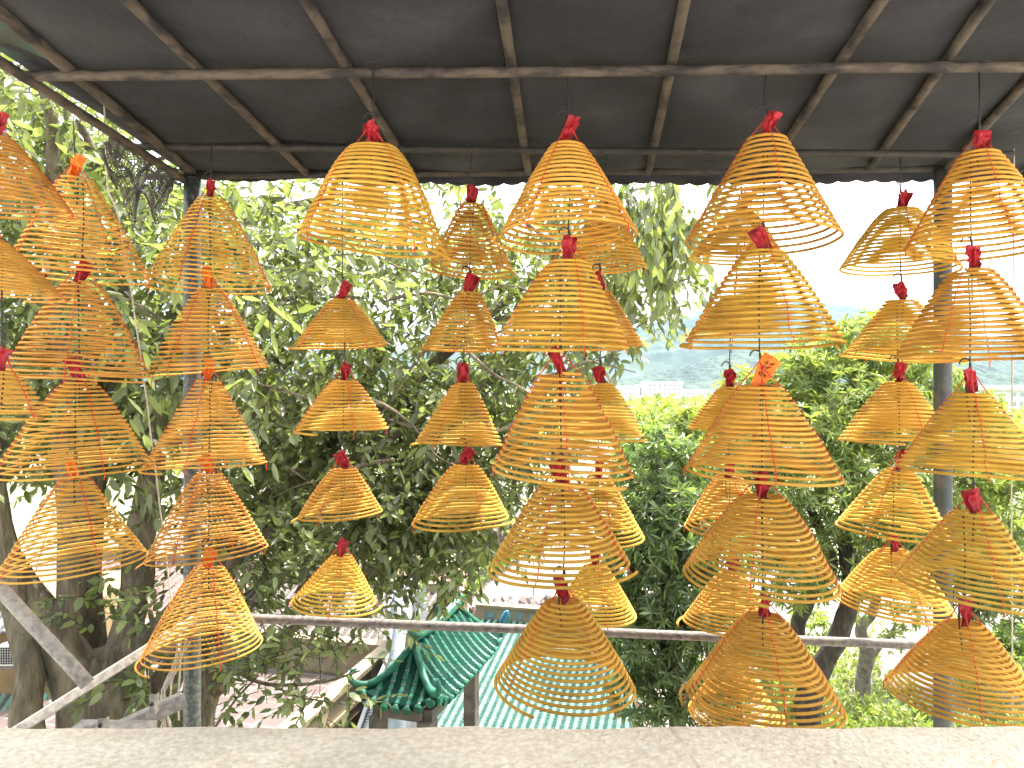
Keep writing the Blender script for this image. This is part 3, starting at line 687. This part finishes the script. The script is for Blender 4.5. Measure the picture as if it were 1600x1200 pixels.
lobe_tree('mango_tree', 'bright green treetop below the far white buildings between the centre columns', 'tree', (3.0,15),
  [(985,668,14.5,42),(1040,672,15,50),(1090,690,15,45),(1010,715,14.5,40),(1060,740,15,60),(1120,730,15.5,50),(1075,660,15.5,30)],
  [[(1050,1050,15,10),(1050,850,15,9),(1050,700,15,4)]], 'leaf_light', .17, .22, 26, group=GP)
lobe_tree('mango_tree', 'largest pale green tree rising against the hills at right between the coil columns', 'tree', (6.8,13.5),
  [(1345,545,14,60),(1290,570,14,62),(1235,600,14,60),(1175,625,14,55),(1395,560,14,60),(1440,600,14,60),(1320,640,13.5,85),(1240,680,13.3,80),(1160,700,13.5,60),(1400,670,13.5,80),(1490,660,13.8,70),(1545,720,13.8,75),(1460,760,13.2,85),(1360,770,13,90),(1270,780,13,85),(1200,790,13,60),(1580,800,13.8,80),(1300,870,13,75),(1240,900,12.8,55),(1370,870,13.4,60),(1420,850,13.6,50),(1265,985,14.6,34),(1210,1010,14,45),(1225,1080,14,40)],
  [[(1295,1260,13.5,20),(1262,1110,13.5,20),(1285,1040,13.4,17),(1312,990,13.3,15),(1330,920,13.2,13),(1320,820,13.2,10),(1340,640,13.6,5)],
   [(1262,1090,13.5,14),(1245,1000,13.5,12),(1265,930,13.4,12),(1300,880,13.3,9),(1250,760,13.3,5)],[(1325,935,13.2,8),(1385,910,13.2,6),(1430,800,13.3,4)]],
  'leaf_light', .19, .19, 20, group=GP)
lobe_tree('mango_tree', 'dark leafy tree in shade behind the lowest right-hand coils', 'tree', (9.5,17),
  [(1450,880,17,60),(1510,850,17,70),(1570,890,17,70),(1500,930,17,55),(1600,800,17,70),(1610,950,17,60),(1440,820,17,60)],
  [[(1530,1200,17,10),(1525,1000,17,9),(1520,880,17,4)]], 'leaf_mango', .18, .22, 18, group=GP)
lobe_tree('young_tree', 'slender pale-barked young tree with a twisting trunk standing above the shrubs at lower right', 'tree', (7.6,16),
  [(1385,930,15.5,26),(1330,960,15.5,22),(1420,965,15.5,26),(1395,1000,15.5,18),(1440,925,15.5,20)],
  [[(1352,1110,15.9,13),(1348,1060,15.9,11),(1354,1020,15.8,11),(1345,985,15.7,9),(1362,955,15.6,8),(1375,915,15.5,5),(1378,880,15.5,3)],[(1354,1035,15.8,5),(1385,1000,15.8,4),(1400,975,15.6,2)]],
  'leaf_light', .12, .28, 26, bark='bark_pale')
def shrub(px, py, d, rp, mt, label, group='shrubs under the trees', ll=.11, dens=40, lw=.3):
    p = P(px, py, d)
    return lobe_tree('shrub', label, 'shrub', (p.x, p.y), [(px, py, d, rp), (px+rp*.8, py+rp*.3, d+.2, rp*.7), (px-rp*.8, py+rp*.35, d-.1, rp*.65)], [[(px, 600+7.05*F/d, d, 3),(px, py, d, 2)]], mt, ll, lw, dens, group=group, parts=('stem','foliage'), nl=(6,9))
shrub(1300,1085,16.2,24,'leaf_light','light green shrub just left of the slender young tree')
shrub(1400,1075,16.6,26,'leaf_light','pale green shrub just right of the slender young tree')
shrub(1345,1122,15.2,24,'leaf_yellow','yellow-green low shrub at the foot of the slender young tree')
shrub(1430,1110,15.2,24,'leaf_mango','dark green low shrub between the slender young tree and the right post')
shrub(1265,1115,15.2,26,'leaf_mango','dark shrub beneath the forked trunk of the pale green tree')
shrub(1560,1118,15.2,26,'leaf_light','leafy shrub below the lowest coil at the right edge')
shrub(1585,1005,19,34,'leaf_yellow','vivid lime-green bush at the right edge below the dark tree', ll=.16)
for k, (px, py, d) in enumerate([(728,925,24),(745,915,25.5),(765,900,27.5),(785,890,29),(805,880,31)]):
    pass
# clipped hedge strip along the path and purple planting
def stuffleaf(name, label, cat, pts, hgt, wid, mt, ll, n, kind=None):
    root = thing(name, label, cat, (pts[0][0], pts[0][1], GZ)); Ps = []
    for i in range(n):
        k = rng.integers(0, len(pts)-1); t_ = rng.random(); a_ = np.array(pts[k]); b_ = np.array(pts[k+1]); c = a_+(b_-a_)*t_
        Ps.append([c[0]+rng.uniform(-wid,wid), c[1]+rng.uniform(-wid,wid), GZ+hgt*rng.uniform(.2,1)**.6])
    Ps = np.array(Ps); Ds = unit(rng.normal(0,1,(n,3))+np.array([0,0,.5])); Ns = unit(rng.normal(0,.5,(n,3))+np.array([0,0,1]))
    ln = rng.uniform(ll*.6, ll, n); build_leaves('foliage', leaves_mesh(Ps, Ds, Ns, ln, ln*.5), M[mt], root)
    for i in range(len(pts)-1):
        for t_ in (.2,.5,.8):
            a_ = Vector((*pts[i], GZ)).lerp(Vector((*pts[i+1], GZ)), t_); bb = MB(); bb.tube([a_, a_+Vector((0,0,hgt*.7))], .03, 5)
            bb.build('stem', M['bark_dark'], root)
    return root
stuffleaf('hedge', 'low clipped bright green hedge edging the sloping path', 'hedge', [(-1.9,22.5),(-1.2,25.5),(-.1,28.5),(1.2,32)], .45, .28, 'leaf_yellow', .13, 5200)
stuffleaf('flower_bed', 'purple-leaved planting behind the green hedge', 'plants', [(-1.6,27),(-.9,29),(-.2,31)], .9, .55, 'leaf_purple', .16, 3200)
# far trees: one mass in front of the white buildings
def farmass():
    root = MB(); Ps, Ds, Ns, ln = [], [], [], []
    n = 26000
    x = rng.uniform(-70, 150, n); y = rng.uniform(70, 180, n)
    hh = np.array([3.2+2.2*noise.noise(Vector((a_/9, b_/9, 0)))+1.3*noise.noise(Vector((a_/3, b_/3, 5))) for a_, b_ in zip(x, y)])
    z = GZ+hh*rng.uniform(.6,1,n)
    Ps = np.stack([x,y,z],1); Ds = unit(rng.normal(0,1,(n,3))); Ns = unit(rng.normal(0,.5,(n,3))+np.array([0,0,1])); ln = rng.uniform(.9,1.8,n)
    e = bpy.data.objects.new('far_woodland', None)
    class _L: location = Vector((0,0,0))
    v = leaves_mesh(Ps, Ds, Ns, ln, ln*.6)
    dummy = thing('far_woodland', None, None, (0,0,0)); o = build_leaves('far_woodland', v, M['leaf_light'], dummy)
    o.parent = None; bpy.data.objects.remove(dummy); o.name = 'far_woodland'
    tag(o, 'band of hazy green treetops below the distant white buildings', 'woodland', kind='stuff')
farmass()
def undergrowth():
    n = 9000; Ps = []
    while len(Ps) < n:
        d = rng.uniform(12.5, 19); px = rng.uniform(1210, 1640); x = (px-800)/F*d
        c = noise.noise(Vector((x*.9, d*.9, 2)))+.35*noise.noise(Vector((x*3, d*3, 6)))
        if 1375 < px < 1450 and d > 14.8: continue
        if c < -.02: continue
        Ps.append([x, d, GZ+(.15+.9*c+.25)*rng.uniform(.1,1)**.6])
    Ps = np.array(Ps); Ds = unit(rng.normal(0,1,(n,3))+np.array([0,0,.7])); Ns = unit(rng.normal(0,.5,(n,3))+np.array([0,0,1])); ln = rng.uniform(.07,.19,n)
    dm = thing('undergrowth', None, None, (0,0,0)); o = build_leaves('undergrowth', leaves_mesh(Ps, Ds, Ns, ln, ln*.32), M['leaf_light'], dm)
    o.parent = None; bpy.data.objects.remove(dm); o.name = 'undergrowth'
    tag(o, 'bright leafy ground cover around the tree trunks at lower right', 'ground cover', kind='stuff')
undergrowth()

# ------------------------------------------------------------------ temple roofs and buildings
U = Vector((.24,.97,0)).normalized(); Vx = Vector((U.y,-U.x,0))     # temple axes: U away, Vx to the right
def tile_plane(bb, o, across, down, W, L_, pitch, r_, seg=.16, mi_t=0, mi_p=1, sagf=None):
    """half-round tiles running down 'down' from edge o..o+across*W"""
    nrm = across.cross(down).normalized(); nrm = nrm if nrm.z > 0 else -nrm
    sg = sagf or (lambda s: 0)
    K = max(2, int(L_/seg))
    bb.sheet(lambda u, v: o+across*(W*u)+down*(L_*v)+Vector((0,0,sg(v))), 2, 12, mi_p)
    n = int(W/pitch)
    for i in range(n+1):
        base = o+across*(pitch*(i+.5)*W/(pitch*(n+1)))
        vs = []; fs = []; rows = []
        for k in range(K):
            for e, rr in ((0, r_*.86), (.93, r_)):
                s_ = (k+e)/K; c = base+down*(L_*s_)+Vector((0,0,sg(s_)))
                rows.append([c+across*(-rr*math.cos(a_))+nrm*(rr*math.sin(a_)) for a_ in (0, math.pi*.25, math.pi*.5, math.pi*.75, math.pi)])
        for rw in rows: vs += rw
        fs = [(j*5+q, j*5+q+1, (j+1)*5+q+1, (j+1)*5+q) for j in range(len(rows)-1) for q in range(4)]
        fs.append(tuple((len(rows)-1)*5+q for q in range(5)))
        bb.add(vs, fs, mi_t)
        # pan tile steps
    for k in range(K*2):
        s_ = (k+.5)/(K*2); c = o+down*(L_*s_)+Vector((0,0,sg(s_)))+nrm*r_*.12
        bb.add([c, c+across*W, c+across*W+down*.03, c+down*.03], [(0,1,2,3)], mi_p)

# large pale green hall roof
e0 = Vector((-1.9, 10.0, -5.72)); ridge_d = 5.3
down = (-U*ridge_d+Vector((0,0,-.92)));  dl = down.length; down.normalize()
top0 = e0-down*dl
hall = thing('temple_hall', 'temple hall with a broad pale green tiled roof below the middle column of coils', 'building', (e0.x, e0.y, GZ))
bb = MB(); tile_plane(bb, top0, Vx, down, 3.3, dl, .135, .042); bb.build('roof', [M['mint'], M['mint_pan']], hall, smooth=False)
bb = MB(); c = top0+Vx*1.65+Vector((0,0,.10)); Mr = Matrix((Vx, U, Vector((0,0,1)))).transposed()
bb.box(c, (3.5,.16,.30), Mr); bb.box(c+Vector((0,0,.17)), (3.5,.24,.05), Mr)
for k in range(10): bb.box(top0+Vx*(.2+k*.3)+Vector((0,0,.10))-U*.083, (.16,.012,.13), Mr, 1)
bb.build('ridge', [M['cream_light'], M['glass']], hall, smooth=False)
bb = MB(); bb.box(e0+Vx*1.65+U*2.7+Vector((0,0,(GZ-e0.z)/2-.1)), (3.1,5.0,abs(GZ-e0.z)-.25), Mr); bb.build('wall', M['cream'], hall, smooth=False)

# small glazed green pavilion roof
def pavilion():
    C = Vector((-.89, 8.85, 0)); ze = -3.42; Hh = .50; L2, B2, e = 1.15, .46, .46
    ax = Vector((.29,.957,0)).normalized(); bx_ = Vector((ax.y,-ax.x,0))
    root = thing('pavilion', 'small pavilion with a glazed emerald green hipped roof and upturned corners', 'pavilion', (C.x, C.y, GZ))
    def qf(a_, b_): return max(0, min((B2-abs(b_))/B2, (L2-abs(a_))/e))
    def S(a_, b_):
        q = qf(a_, b_); z = ze+Hh*(.55*q+.45*q*q)
        ca = max(0, abs(a_)/L2-.62)/.38; cb = max(0, abs(b_)/B2-.25)/.75
        z += .16*(ca**1.6)*(cb**1.6)
        return C+ax*a_+bx_*b_+Vector((0,0,z))
    bb = MB(); bb.sheet(lambda u, v: S(-L2+2*L2*u, -B2+2*B2*v), 46, 24, 0)
    bb.build('roof_deck', M['glaze_pan'], root).modifiers.new('s','SOLIDIFY').thickness = .03
    bb = MB()
    def run(path_ab, rr):
        K = len(path_ab); rows = []
        pts = [S(*p) for p in path_ab]
        for k in range(K):
            t_ = (pts[min(k+1,K-1)]-pts[max(0,k-1)]).normalized(); sd_ = t_.cross(Vector((0,0,1))).normalized(); nn = sd_.cross(t_); nn = nn if nn.z > 0 else -nn
            r_ = rr*(.86 if k % 2 == 0 else 1.0)
            rows.append([pts[k]+sd_*(r_*math.cos(a_))+nn*(r_*1.15*math.sin(a_)) for a_ in [math.pi*j/6 for j in range(7)]])
        vs = [p for rw in rows for p in rw]; n = 7
        for j in range(K-1): bb.add([p for rw in rows[j:j+2] for p in rw], [(q, q+1, n+q+1, n+q) for q in range(n-1)], 1 if (j % 2 == 1 and rnd.random() < .6) else 0)
        bb.add(rows[0]+rows[-1], [tuple(range(n))[::-1], tuple(n+q for q in range(n))])
        # round eave disc
        ee = pts[-1]; t_ = (pts[-1]-pts[-2]).normalized(); bb.tube([ee-t_*.01, ee+t_*.025], rr*1.25, 10)
    def kk_(K): return [(min(K-1, (k//2)*2+(k % 2)*1.72)) for k in range(K)]
    for sgn in (-1, 1):
        n = 15
        for i in range(n):
            a_ = -L2+(i+.5)*2*L2/n; qm = min(1, (L2-abs(a_))/e); K = max(3, int(12*qm)*2)
            run([(a_, sgn*(B2*(1-qm)+B2*qm*k/(K-1))) for k in kk_(K)], .043)
        n = 7
        for i in range(n):
            b_ = -B2+(i+.5)*2*B2/n; qm = min(1, (B2-abs(b_))/B2); K = max(3, int(9*qm)*2)
            run([(sgn*(L2-e*qm+e*qm*k/(K-1)), b_) for k in kk_(K)], .040)
    bb.build('roof_tiles', [M['glaze'], M['mortar']], root, smooth=True)
    auto(bpy.data.objects[root.children[-1].name], 30) if root.children else None
    bb = MB()
    for sa in (-1,1):
        for sb in (-1,1):
            pts = [S(sa*(L2-e+e*t_), sb*B2*t_)+Vector((0,0,.05)) for t_ in [k/10 for k in range(11)]]
            tip = pts[-1]; out = (ax*sa*.7+bx_*sb*.7)
            pts += [tip+out*.05+Vector((0,0,.03)), tip+out*.08+Vector((0,0,.09)), tip+out*.05+Vector((0,0,.15)), tip+out*-.0+Vector((0,0,.16))]
            bb.tube(pts, [.042]*9+[.04,.038,.034,.03,.024,.012], 8)
    rg = [S(-(L2-e)+2*(L2-e)*k/8, 0)+Vector((0,0,.05+.05*abs(k-4)**2/16)) for k in range(9)]
    bb.tube(rg, .055, 8)
    bb.build('hip_ridge', M['glaze'], root)
    bb = MB()
    for off in (-.03, 0, .03): bb.tube([p+bx_*off+Vector((0,0,.05)) for p in rg], .012, 6)
    bb.build('ridge_cap', M['mint'], root)
    for sa in (-1,1):
        bb = MB(); c = rg[0 if sa < 0 else -1]+ax*sa*.03
        for k in range(7):
            pass
        v = []; 
        bb.tube([c+Vector((0,0,-.07)), c+Vector((0,0,-.04)), c+Vector((0,0,.0)), c+Vector((0,0,.05)), c+Vector((0,0,.09)), c+Vector((0,0,.12))], [.03,.06,.075,.075,.055,.01], 12)
        bb.build('finial', M['glaze'], root)
    for (sa, sb) in ((1,1),):
        tip = S(sa*L2, sb*B2)
        bb = MB(); bb.tube([tip+Vector((0,0,.06)), tip+ax*.03+Vector((0,0,.12)), tip+ax*.02+bx_*.04+Vector((0,0,.2)), tip+bx_*.06+Vector((0,0,.24))], [.05,.055,.045,.015], 8)
        bb.build('corner_ornament', M['glaze_blue'], root)
    # eave beams and posts
    Mp = Matrix((ax, bx_, Vector((0,0,1)))).transposed(); bb = MB()
    for sb in (-1,1): bb.box(C+bx_*sb*(B2-.16)+Vector((0,0,ze-.10)), (2*L2-.3,.10,.12), Mp)
    for sa in (-1,1): bb.box(C+ax*(sa*(L2-.45)-.30)+Vector((0,0,ze-.101)), (.10,2*B2-.44,.119), Mp)
    bb.build('beam', M['stone'], root, smooth=False)
    for sa in (-1,1):
        for sb in (-1,1):
            c = C+ax*(sa*(L2-.45)-.30)+bx_*sb*(B2-.18); bb = MB(); bb.box(Vector((c.x, c.y, (ze-.16+GZ)/2)), (.15,.15,ze-.16-GZ), Mp); bb.build('pillar', M['stone'], root, smooth=False)
pavilion()

# tiled terrace with cream parapets
ter = thing('roof_terrace', 'flat roof terrace paved with square reddish tiles inside cream parapet walls', 'building', (-4.2, 11, GZ))
cor = Vector((-2.19,12.6,0))
def TB(a_, b_, z): return cor+U*a_+Vx*b_+Vector((0,0,z))
bb = MB(); bb.box(TB(-3,-2.6,(-5.06+GZ)/2), (5.2,6.2,abs(GZ+5.06)), Mr); bb.build('wall', M['cream'], ter, smooth=False)
bb = MB(); bb.add([TB(-6,-5.2,-5.05),TB(-6,0,-5.05),TB(0,0,-5.05),TB(0,-5.2,-5.05)], [(0,1,2,3)]); bb.build('paving', M['paving'], ter, smooth=False)
bb = MB(); bb.box(TB(-3,.08,-4.78), (.12,6.3,.55), Mr); bb.box(TB(-3,.08,-4.48), (.24,6.4,.07), Mr); bb.box(TB(-3,.16,-4.85), (.03,6.3,.05), Mr); bb.build('parapet', M['cream_light'], ter, smooth=False)
bb = MB(); bb.box(TB(.1,-2.7,-4.80), (5.4,.12,.50), Mr); bb.box(TB(.1,-2.7,-4.51), (5.4,.26,.08), Mr); bb.build('parapet', M['cream_light'], ter, smooth=False)
for k in range(4):
    bb = MB(); bb.box(TB(-.8-1.6*k,.08,-4.77), (.2,.2,.64), Mr); bb.build('pier', M['cream_light'], ter, smooth=False)

# grey-tiled roofs behind the terrace
def hall_roof(name, label, o, W, L_, rise, pitch, mats, wallm, base=GZ, group=None, rr=.05):
    root = thing(name, label, 'building', (o.x, o.y, base), group)
    dn = -U*L_+Vector((0,0,-rise)); l_ = dn.length; dn.normalize()
    bb = MB(); tile_plane(bb, o, Vx, dn, W, l_, pitch, rr); 
    dn2 = U*L_+Vector((0,0,-rise)); dn2.normalize(); tile_plane(bb, o, Vx, dn2, W, l_, pitch*1.5, rr)
    bb.build('roof', mats, root, smooth=False)
    bb = MB(); bb.box(o+Vx*W/2+Vector((0,0,.06)), (W+.2,.2,.22), Mr); bb.build('ridge', M['cream_light'], root, smooth=False)
    bb = MB(); h_ = o.z-rise-base
    bb.box(o+Vx*W/2+Vector((0,0,-rise-h_/2-.03)), (W-.3,2*L_-.5,h_), Mr); bb.build('wall', wallm, root, smooth=False)
    for k in range(int(W/1.2)):
        bb = MB(); c = o+Vx*(.7+k*1.2)-U*(L_-.24)+Vector((0,0,-rise-.9)); bb.box(c, (.6,.04,.8), Mr); wn = bb.build('window', M['glass'], root, smooth=False)
        bb = MB(); 
        for sx in (-.33,.33): bb.box(c+Vx*sx, (.06,.07,.92), Mr)
        for sz in (-.43,.43): bb.box(c+Vector((0,0,sz)), (.6,.07,.06), Mr)
        bb.box(c, (.03,.06,.8), Mr)
        bb.build('frame', M['white'], wn, smooth=False, local=False).parent = wn
        wn.children[0].location = -Vector(root.location)*0
    return root
def fixw(root):
    for c in root.children:
        for g in c.children:
            # frames were built in world space: shift them into the thing's space
            if not g.get('_s'):
                L = root.location; me = g.data
                me.transform(Matrix.Translation(-Vector(L))); g.location = (0,0,0)
GR = 'temple buildings below the terrace'
for args in [('temple_building', 'low temple building with a grey-brown tiled roof right behind the paved terrace', Vector((-6.0,17.3,-4.55)), 4.6, 2.6, .75, .17, [M['grey_tile'], M['grey_pan']], M['cream']),
             ('temple_building', 'farther grey-tiled building seen through leaves left of the slender coils', Vector((-9.5,24,-3.9)), 6.5, 3.0, 1.2, .22, [M['grey_tile'], M['grey_pan']], M['cream_light']),
             ('temple_building', 'building with a pinkish tiled roof seen between the fig tree stems', Vector((-9.6,17.5,-4.1)), 4.3, 3.0, 1.1, .2, [M['pink_tile'], M['pink_tile']], M['cream'])]:
    fixw(hall_roof(*args, group=GR))
# left cream house with awning roofs and an air conditioner
hs = thing('cream_house', 'cream-walled house with narrow tiled eaves at the lower left edge', 'building', (-9.3,12.2,GZ))
bb = MB(); bb.box((-9.3,13.4,-5.4), (4.0,3,3.2)); bb.build('wall', M['cream'], hs, smooth=False)
for zt, yy in ((-3.72,11.95),(-5.0,11.85)):
    bb = MB(); tile_plane(bb, Vector((-11.4,yy,zt)), Vector((1,0,0)), Vector((0,-.86,-.5)).normalized(), 4.15, .42, .17, .05, seg=.2); bb.build('eave', [M['mint' if zt < -4 else 'greyblue'], M['grey_pan']], hs, smooth=False)
for xx in (-7.75,-8.6,-9.6):
    bb = MB(); bb.box((xx,11.89,-6.2), (.55,.03,1.1)); wn = bb.build('window', M['glass'], hs, smooth=False)
    bb = MB(); 
    for sx in (-.3,.3): bb.box((xx+sx,11.88,-6.2),(.06,.08,1.22))
    for sz in (-.58,0,.58): bb.box((xx,11.882,-6.2+sz),(.54,.07,.06))
    fr = bb.build('frame', M['white'], wn, smooth=False); fr.data.transform(Matrix.Translation(-Vector((-9.3,12.2,GZ))))
ac = thing('air_conditioner', 'white outdoor air conditioner box on the wall of the cream house', 'air conditioner', P(22,1020,11.6))
bb = MB(); bb.box(P(22,1020,11.6), (.30,.26,.34)); bb.build('casing', M['white'], ac, smooth=False).modifiers.new('b','BEVEL').width = .012
bb = MB(); c = P(22,1020,11.6)+Vector((-.03,-.135,0))
for k in range(7): bb.box(c+Vector((0,0,-.12+.04*k)), (.2,.01,.012))
for k in range(5): bb.box(c+Vector((-.08+.04*k,-.002,0)), (.01,.01,.26))
bb.build('grille', M['dark'], ac, smooth=False)
bb = MB(); bb.box(P(22,1020,11.6)+Vector((0,.1,-.19)), (.32,.5,.03)); bb.build('shelf', M['galv'], ac, smooth=False)

# curved wall with stepped grey tiles beside the pavilion
cw = thing('curved_wall', 'grey curved garden wall with a scaly stepped tile cap left of the green pavilion', 'wall', P(630,1000,11.5)*1)
cw.location = (-1.9, 11.4, GZ)
ctr = [P(575,1150,10.2), P(600,1080,10.6), P(622,1030,11.0), P(628,985,11.7), P(624,945,12.5), P(640,915,13.3), P(660,905,14)]
ctr = smoothpath([(p, 0) for p in ctr], 8); ctr = [p for p, _ in ctr]
bb = MB()
for i in range(len(ctr)-1):
    p, q_ = ctr[i], ctr[i+1]; t_ = (q_-p); t_.z = 0; t_.normalize(); n_ = Vector((t_.y,-t_.x,0))
    h_ = (p.z-GZ)
    a4 = [p-n_*.07, p+n_*.07, q_+n_*.07, q_-n_*.07]; a4 = [Vector((v_.x, v_.y, p.z-.02)) for v_ in a4]
    bb.poly_prism(a4, h_-.02)
bb.build('wall', M['greyblue'], cw, smooth=False)
bb = MB()
for i in range(0, len(ctr)-1):
    for h2 in (0,.5):
        p = ctr[i].lerp(ctr[i+1], h2); t_ = (ctr[i+1]-ctr[i]); t_.z = 0; t_.normalize(); n_ = Vector((t_.y,-t_.x,0))
        bb.tube([p-n_*.13+Vector((0,0,.0)), p+Vector((0,0,.05)), p+n_*.13], .035, 6)
for sgn in (-.17,.17):
    pp = [p+Vector((t2:=Vector((1,.2,0)))*sgn) for p in ctr]; bb.tube(pp, .035, 6)
bb.build('tile_cap', M['greyblue'], cw)

# small pink gate house, yellow house
def small_house(name, label, px0, px1, ytop, d, mt, roofm, depth=2, win=True):
    a_ = P(px0, ytop, d); c_ = P(px1, ytop, d); W = c_.x-a_.x; cx = (a_.x+c_.x)/2
    root = thing(name, label, 'building', (cx, d+depth/2, GZ))
    bb = MB(); bb.box((cx, d+depth/2, (a_.z+GZ)/2), (W, depth, a_.z-GZ)); bb.build('wall', mt, root, smooth=False)
    bb = MB(); bb.box((cx, d+depth/2, a_.z+.06), (W+.3, depth+.3, .12))
    for k in range(5): bb.box((a_.x+W*(k+.5)/5, d-.02, a_.z+.2), (W*.12, .12, .16))
    bb.build('cornice', roofm, root, smooth=False)
    if win:
        for k in (.3,.7):
            bb = MB(); c = Vector((a_.x+W*k, d-.01, a_.z-.55)); bb.box(c, (W*.15,.03,.5)); bb.tube([c+Vector((0,.014,.25)), c+Vector((0,-.014,.25))], W*.075, 14); bb.build('window', M['white'], root, smooth=False)
    return root
small_house('gate_house', 'small terracotta pink building with arched white windows behind the pavilion roof', 675, 717, 925, 21, M['pinkwall'], M['pinkwall'])
small_house('yellow_house', 'bright yellow house front glimpsed left of the curved grey wall', 614, 642, 908, 23, M['yellow'], M['cream_light'])
# rocks by the path
q = random.Random(3)
for k in range(16):
    px = 700+k*11+q.uniform(-3,3); py = 955-(px-700)*.12+q.uniform(-14,10); d = 7*F/(py-600+22)
    c = P(px, py, d); c.z = GZ+.1; r_ = q.uniform(.16,.38); bb = MB()
    def fn(u, v):
        th = u*2*math.pi; ph = v*math.pi; dv = Vector((math.cos(th)*math.sin(ph), math.sin(th)*math.sin(ph), math.cos(ph)))
        return c+dv*r_*(1+.55*noise.noise(dv*1.7+Vector((k*3.1,0,0)))+.25*noise.noise(dv*4+Vector((0,k,0))))
    bb.sheet(fn, 14, 9); o = bb.build('rock', M['rock'], smooth=False)
    tag(o, ('leftmost' if k == 0 else 'rightmost' if k == 15 else ['second','third','fourth','fifth','sixth','seventh','eighth','ninth','tenth','eleventh','twelfth','thirteenth','fourteenth','fifteenth'][k-1])+' brown rock from the left in the row beside the path' if 0 < k < 15 else ('leftmost' if k == 0 else 'rightmost')+' brown rock in the row beside the path', 'rock', 'rocks beside the path')
# distant buildings
def block(label, px0, px1, ytop, d, mt, floors, cols, group='distant buildings at the foot of the hills', depth=14):
    a_ = P(px0, ytop, d); c_ = P(px1, ytop, d); W = c_.x-a_.x; cx = (a_.x+c_.x)/2
    root = thing('distant_building', label, 'building', (cx, d+depth/2, GZ), group)
    bb = MB(); bb.box((cx, d+depth/2, (a_.z+GZ)/2), (W, depth, a_.z-GZ)); bb.build('wall', mt, root, smooth=False)
    bb = MB(); bb.box((cx, d+depth/2, a_.z+.4), (W+.8, depth+.8, .8)); bb.build('roof', M['white'], root, smooth=False)
    H_ = a_.z-GZ; 
    for i in range(cols):
        for j in range(floors):
            bb = MB(); bb.box((a_.x+W*(i+.5)/cols, d-.06, GZ+H_*(j+.55)/floors), (W/cols*.5,.1,H_/floors*.40)); bb.build('window', M['far_glass'], root, smooth=False)
block('low white block left of centre below the hills', 955, 1000, 606, 330, M['white'], 3, 7)
block('taller white block with dark windows below the hills', 1012, 1066, 599, 310, M['white'], 4, 7)
block('grey slab building between the two white blocks', 1000, 1011, 604, 340, M['greyblue'], 4, 2)
block('pale tower with pink stripes seen above the third middle coil', 880, 897, 556, 420, M['white'], 12, 3)
block('pinkish tower beside the pale striped tower', 899, 912, 568, 430, M['pinkwall'], 10, 2)
block('long low white building right of the taller white block', 1072, 1110, 612, 330, M['white'], 2, 6)
block('white building with blue roof trim at the right edge', 1576, 1650, 610, 120, M['white'], 4, 5, depth=10)
block('long pale building at the right edge below the blue-trimmed one', 1560, 1660, 648, 95, M['cream_light'], 2, 6, depth=8)

# ------------------------------------------------------------------ air
hz = MB(); hz.box((0, 1300, 146), (7400, 5400, 310))
o = hz.build('haze', None if False else M['white'], smooth=False); o.data.materials.clear()
hm = bpy.data.materials.new('haze'); hm.use_nodes = True; t = hm.node_tree; t.nodes.clear()
out = t.nodes.new('ShaderNodeOutputMaterial'); pv = t.nodes.new('ShaderNodeVolumePrincipled')
pv.inputs['Color'].default_value = (.30,.64,1,1); pv.inputs['Density'].default_value = .00007; pv.inputs['Anisotropy'].default_value = .3
t.links.new(pv.outputs[0], out.inputs['Volume']); o.data.materials.append(hm); tag(o, kind='stuff')
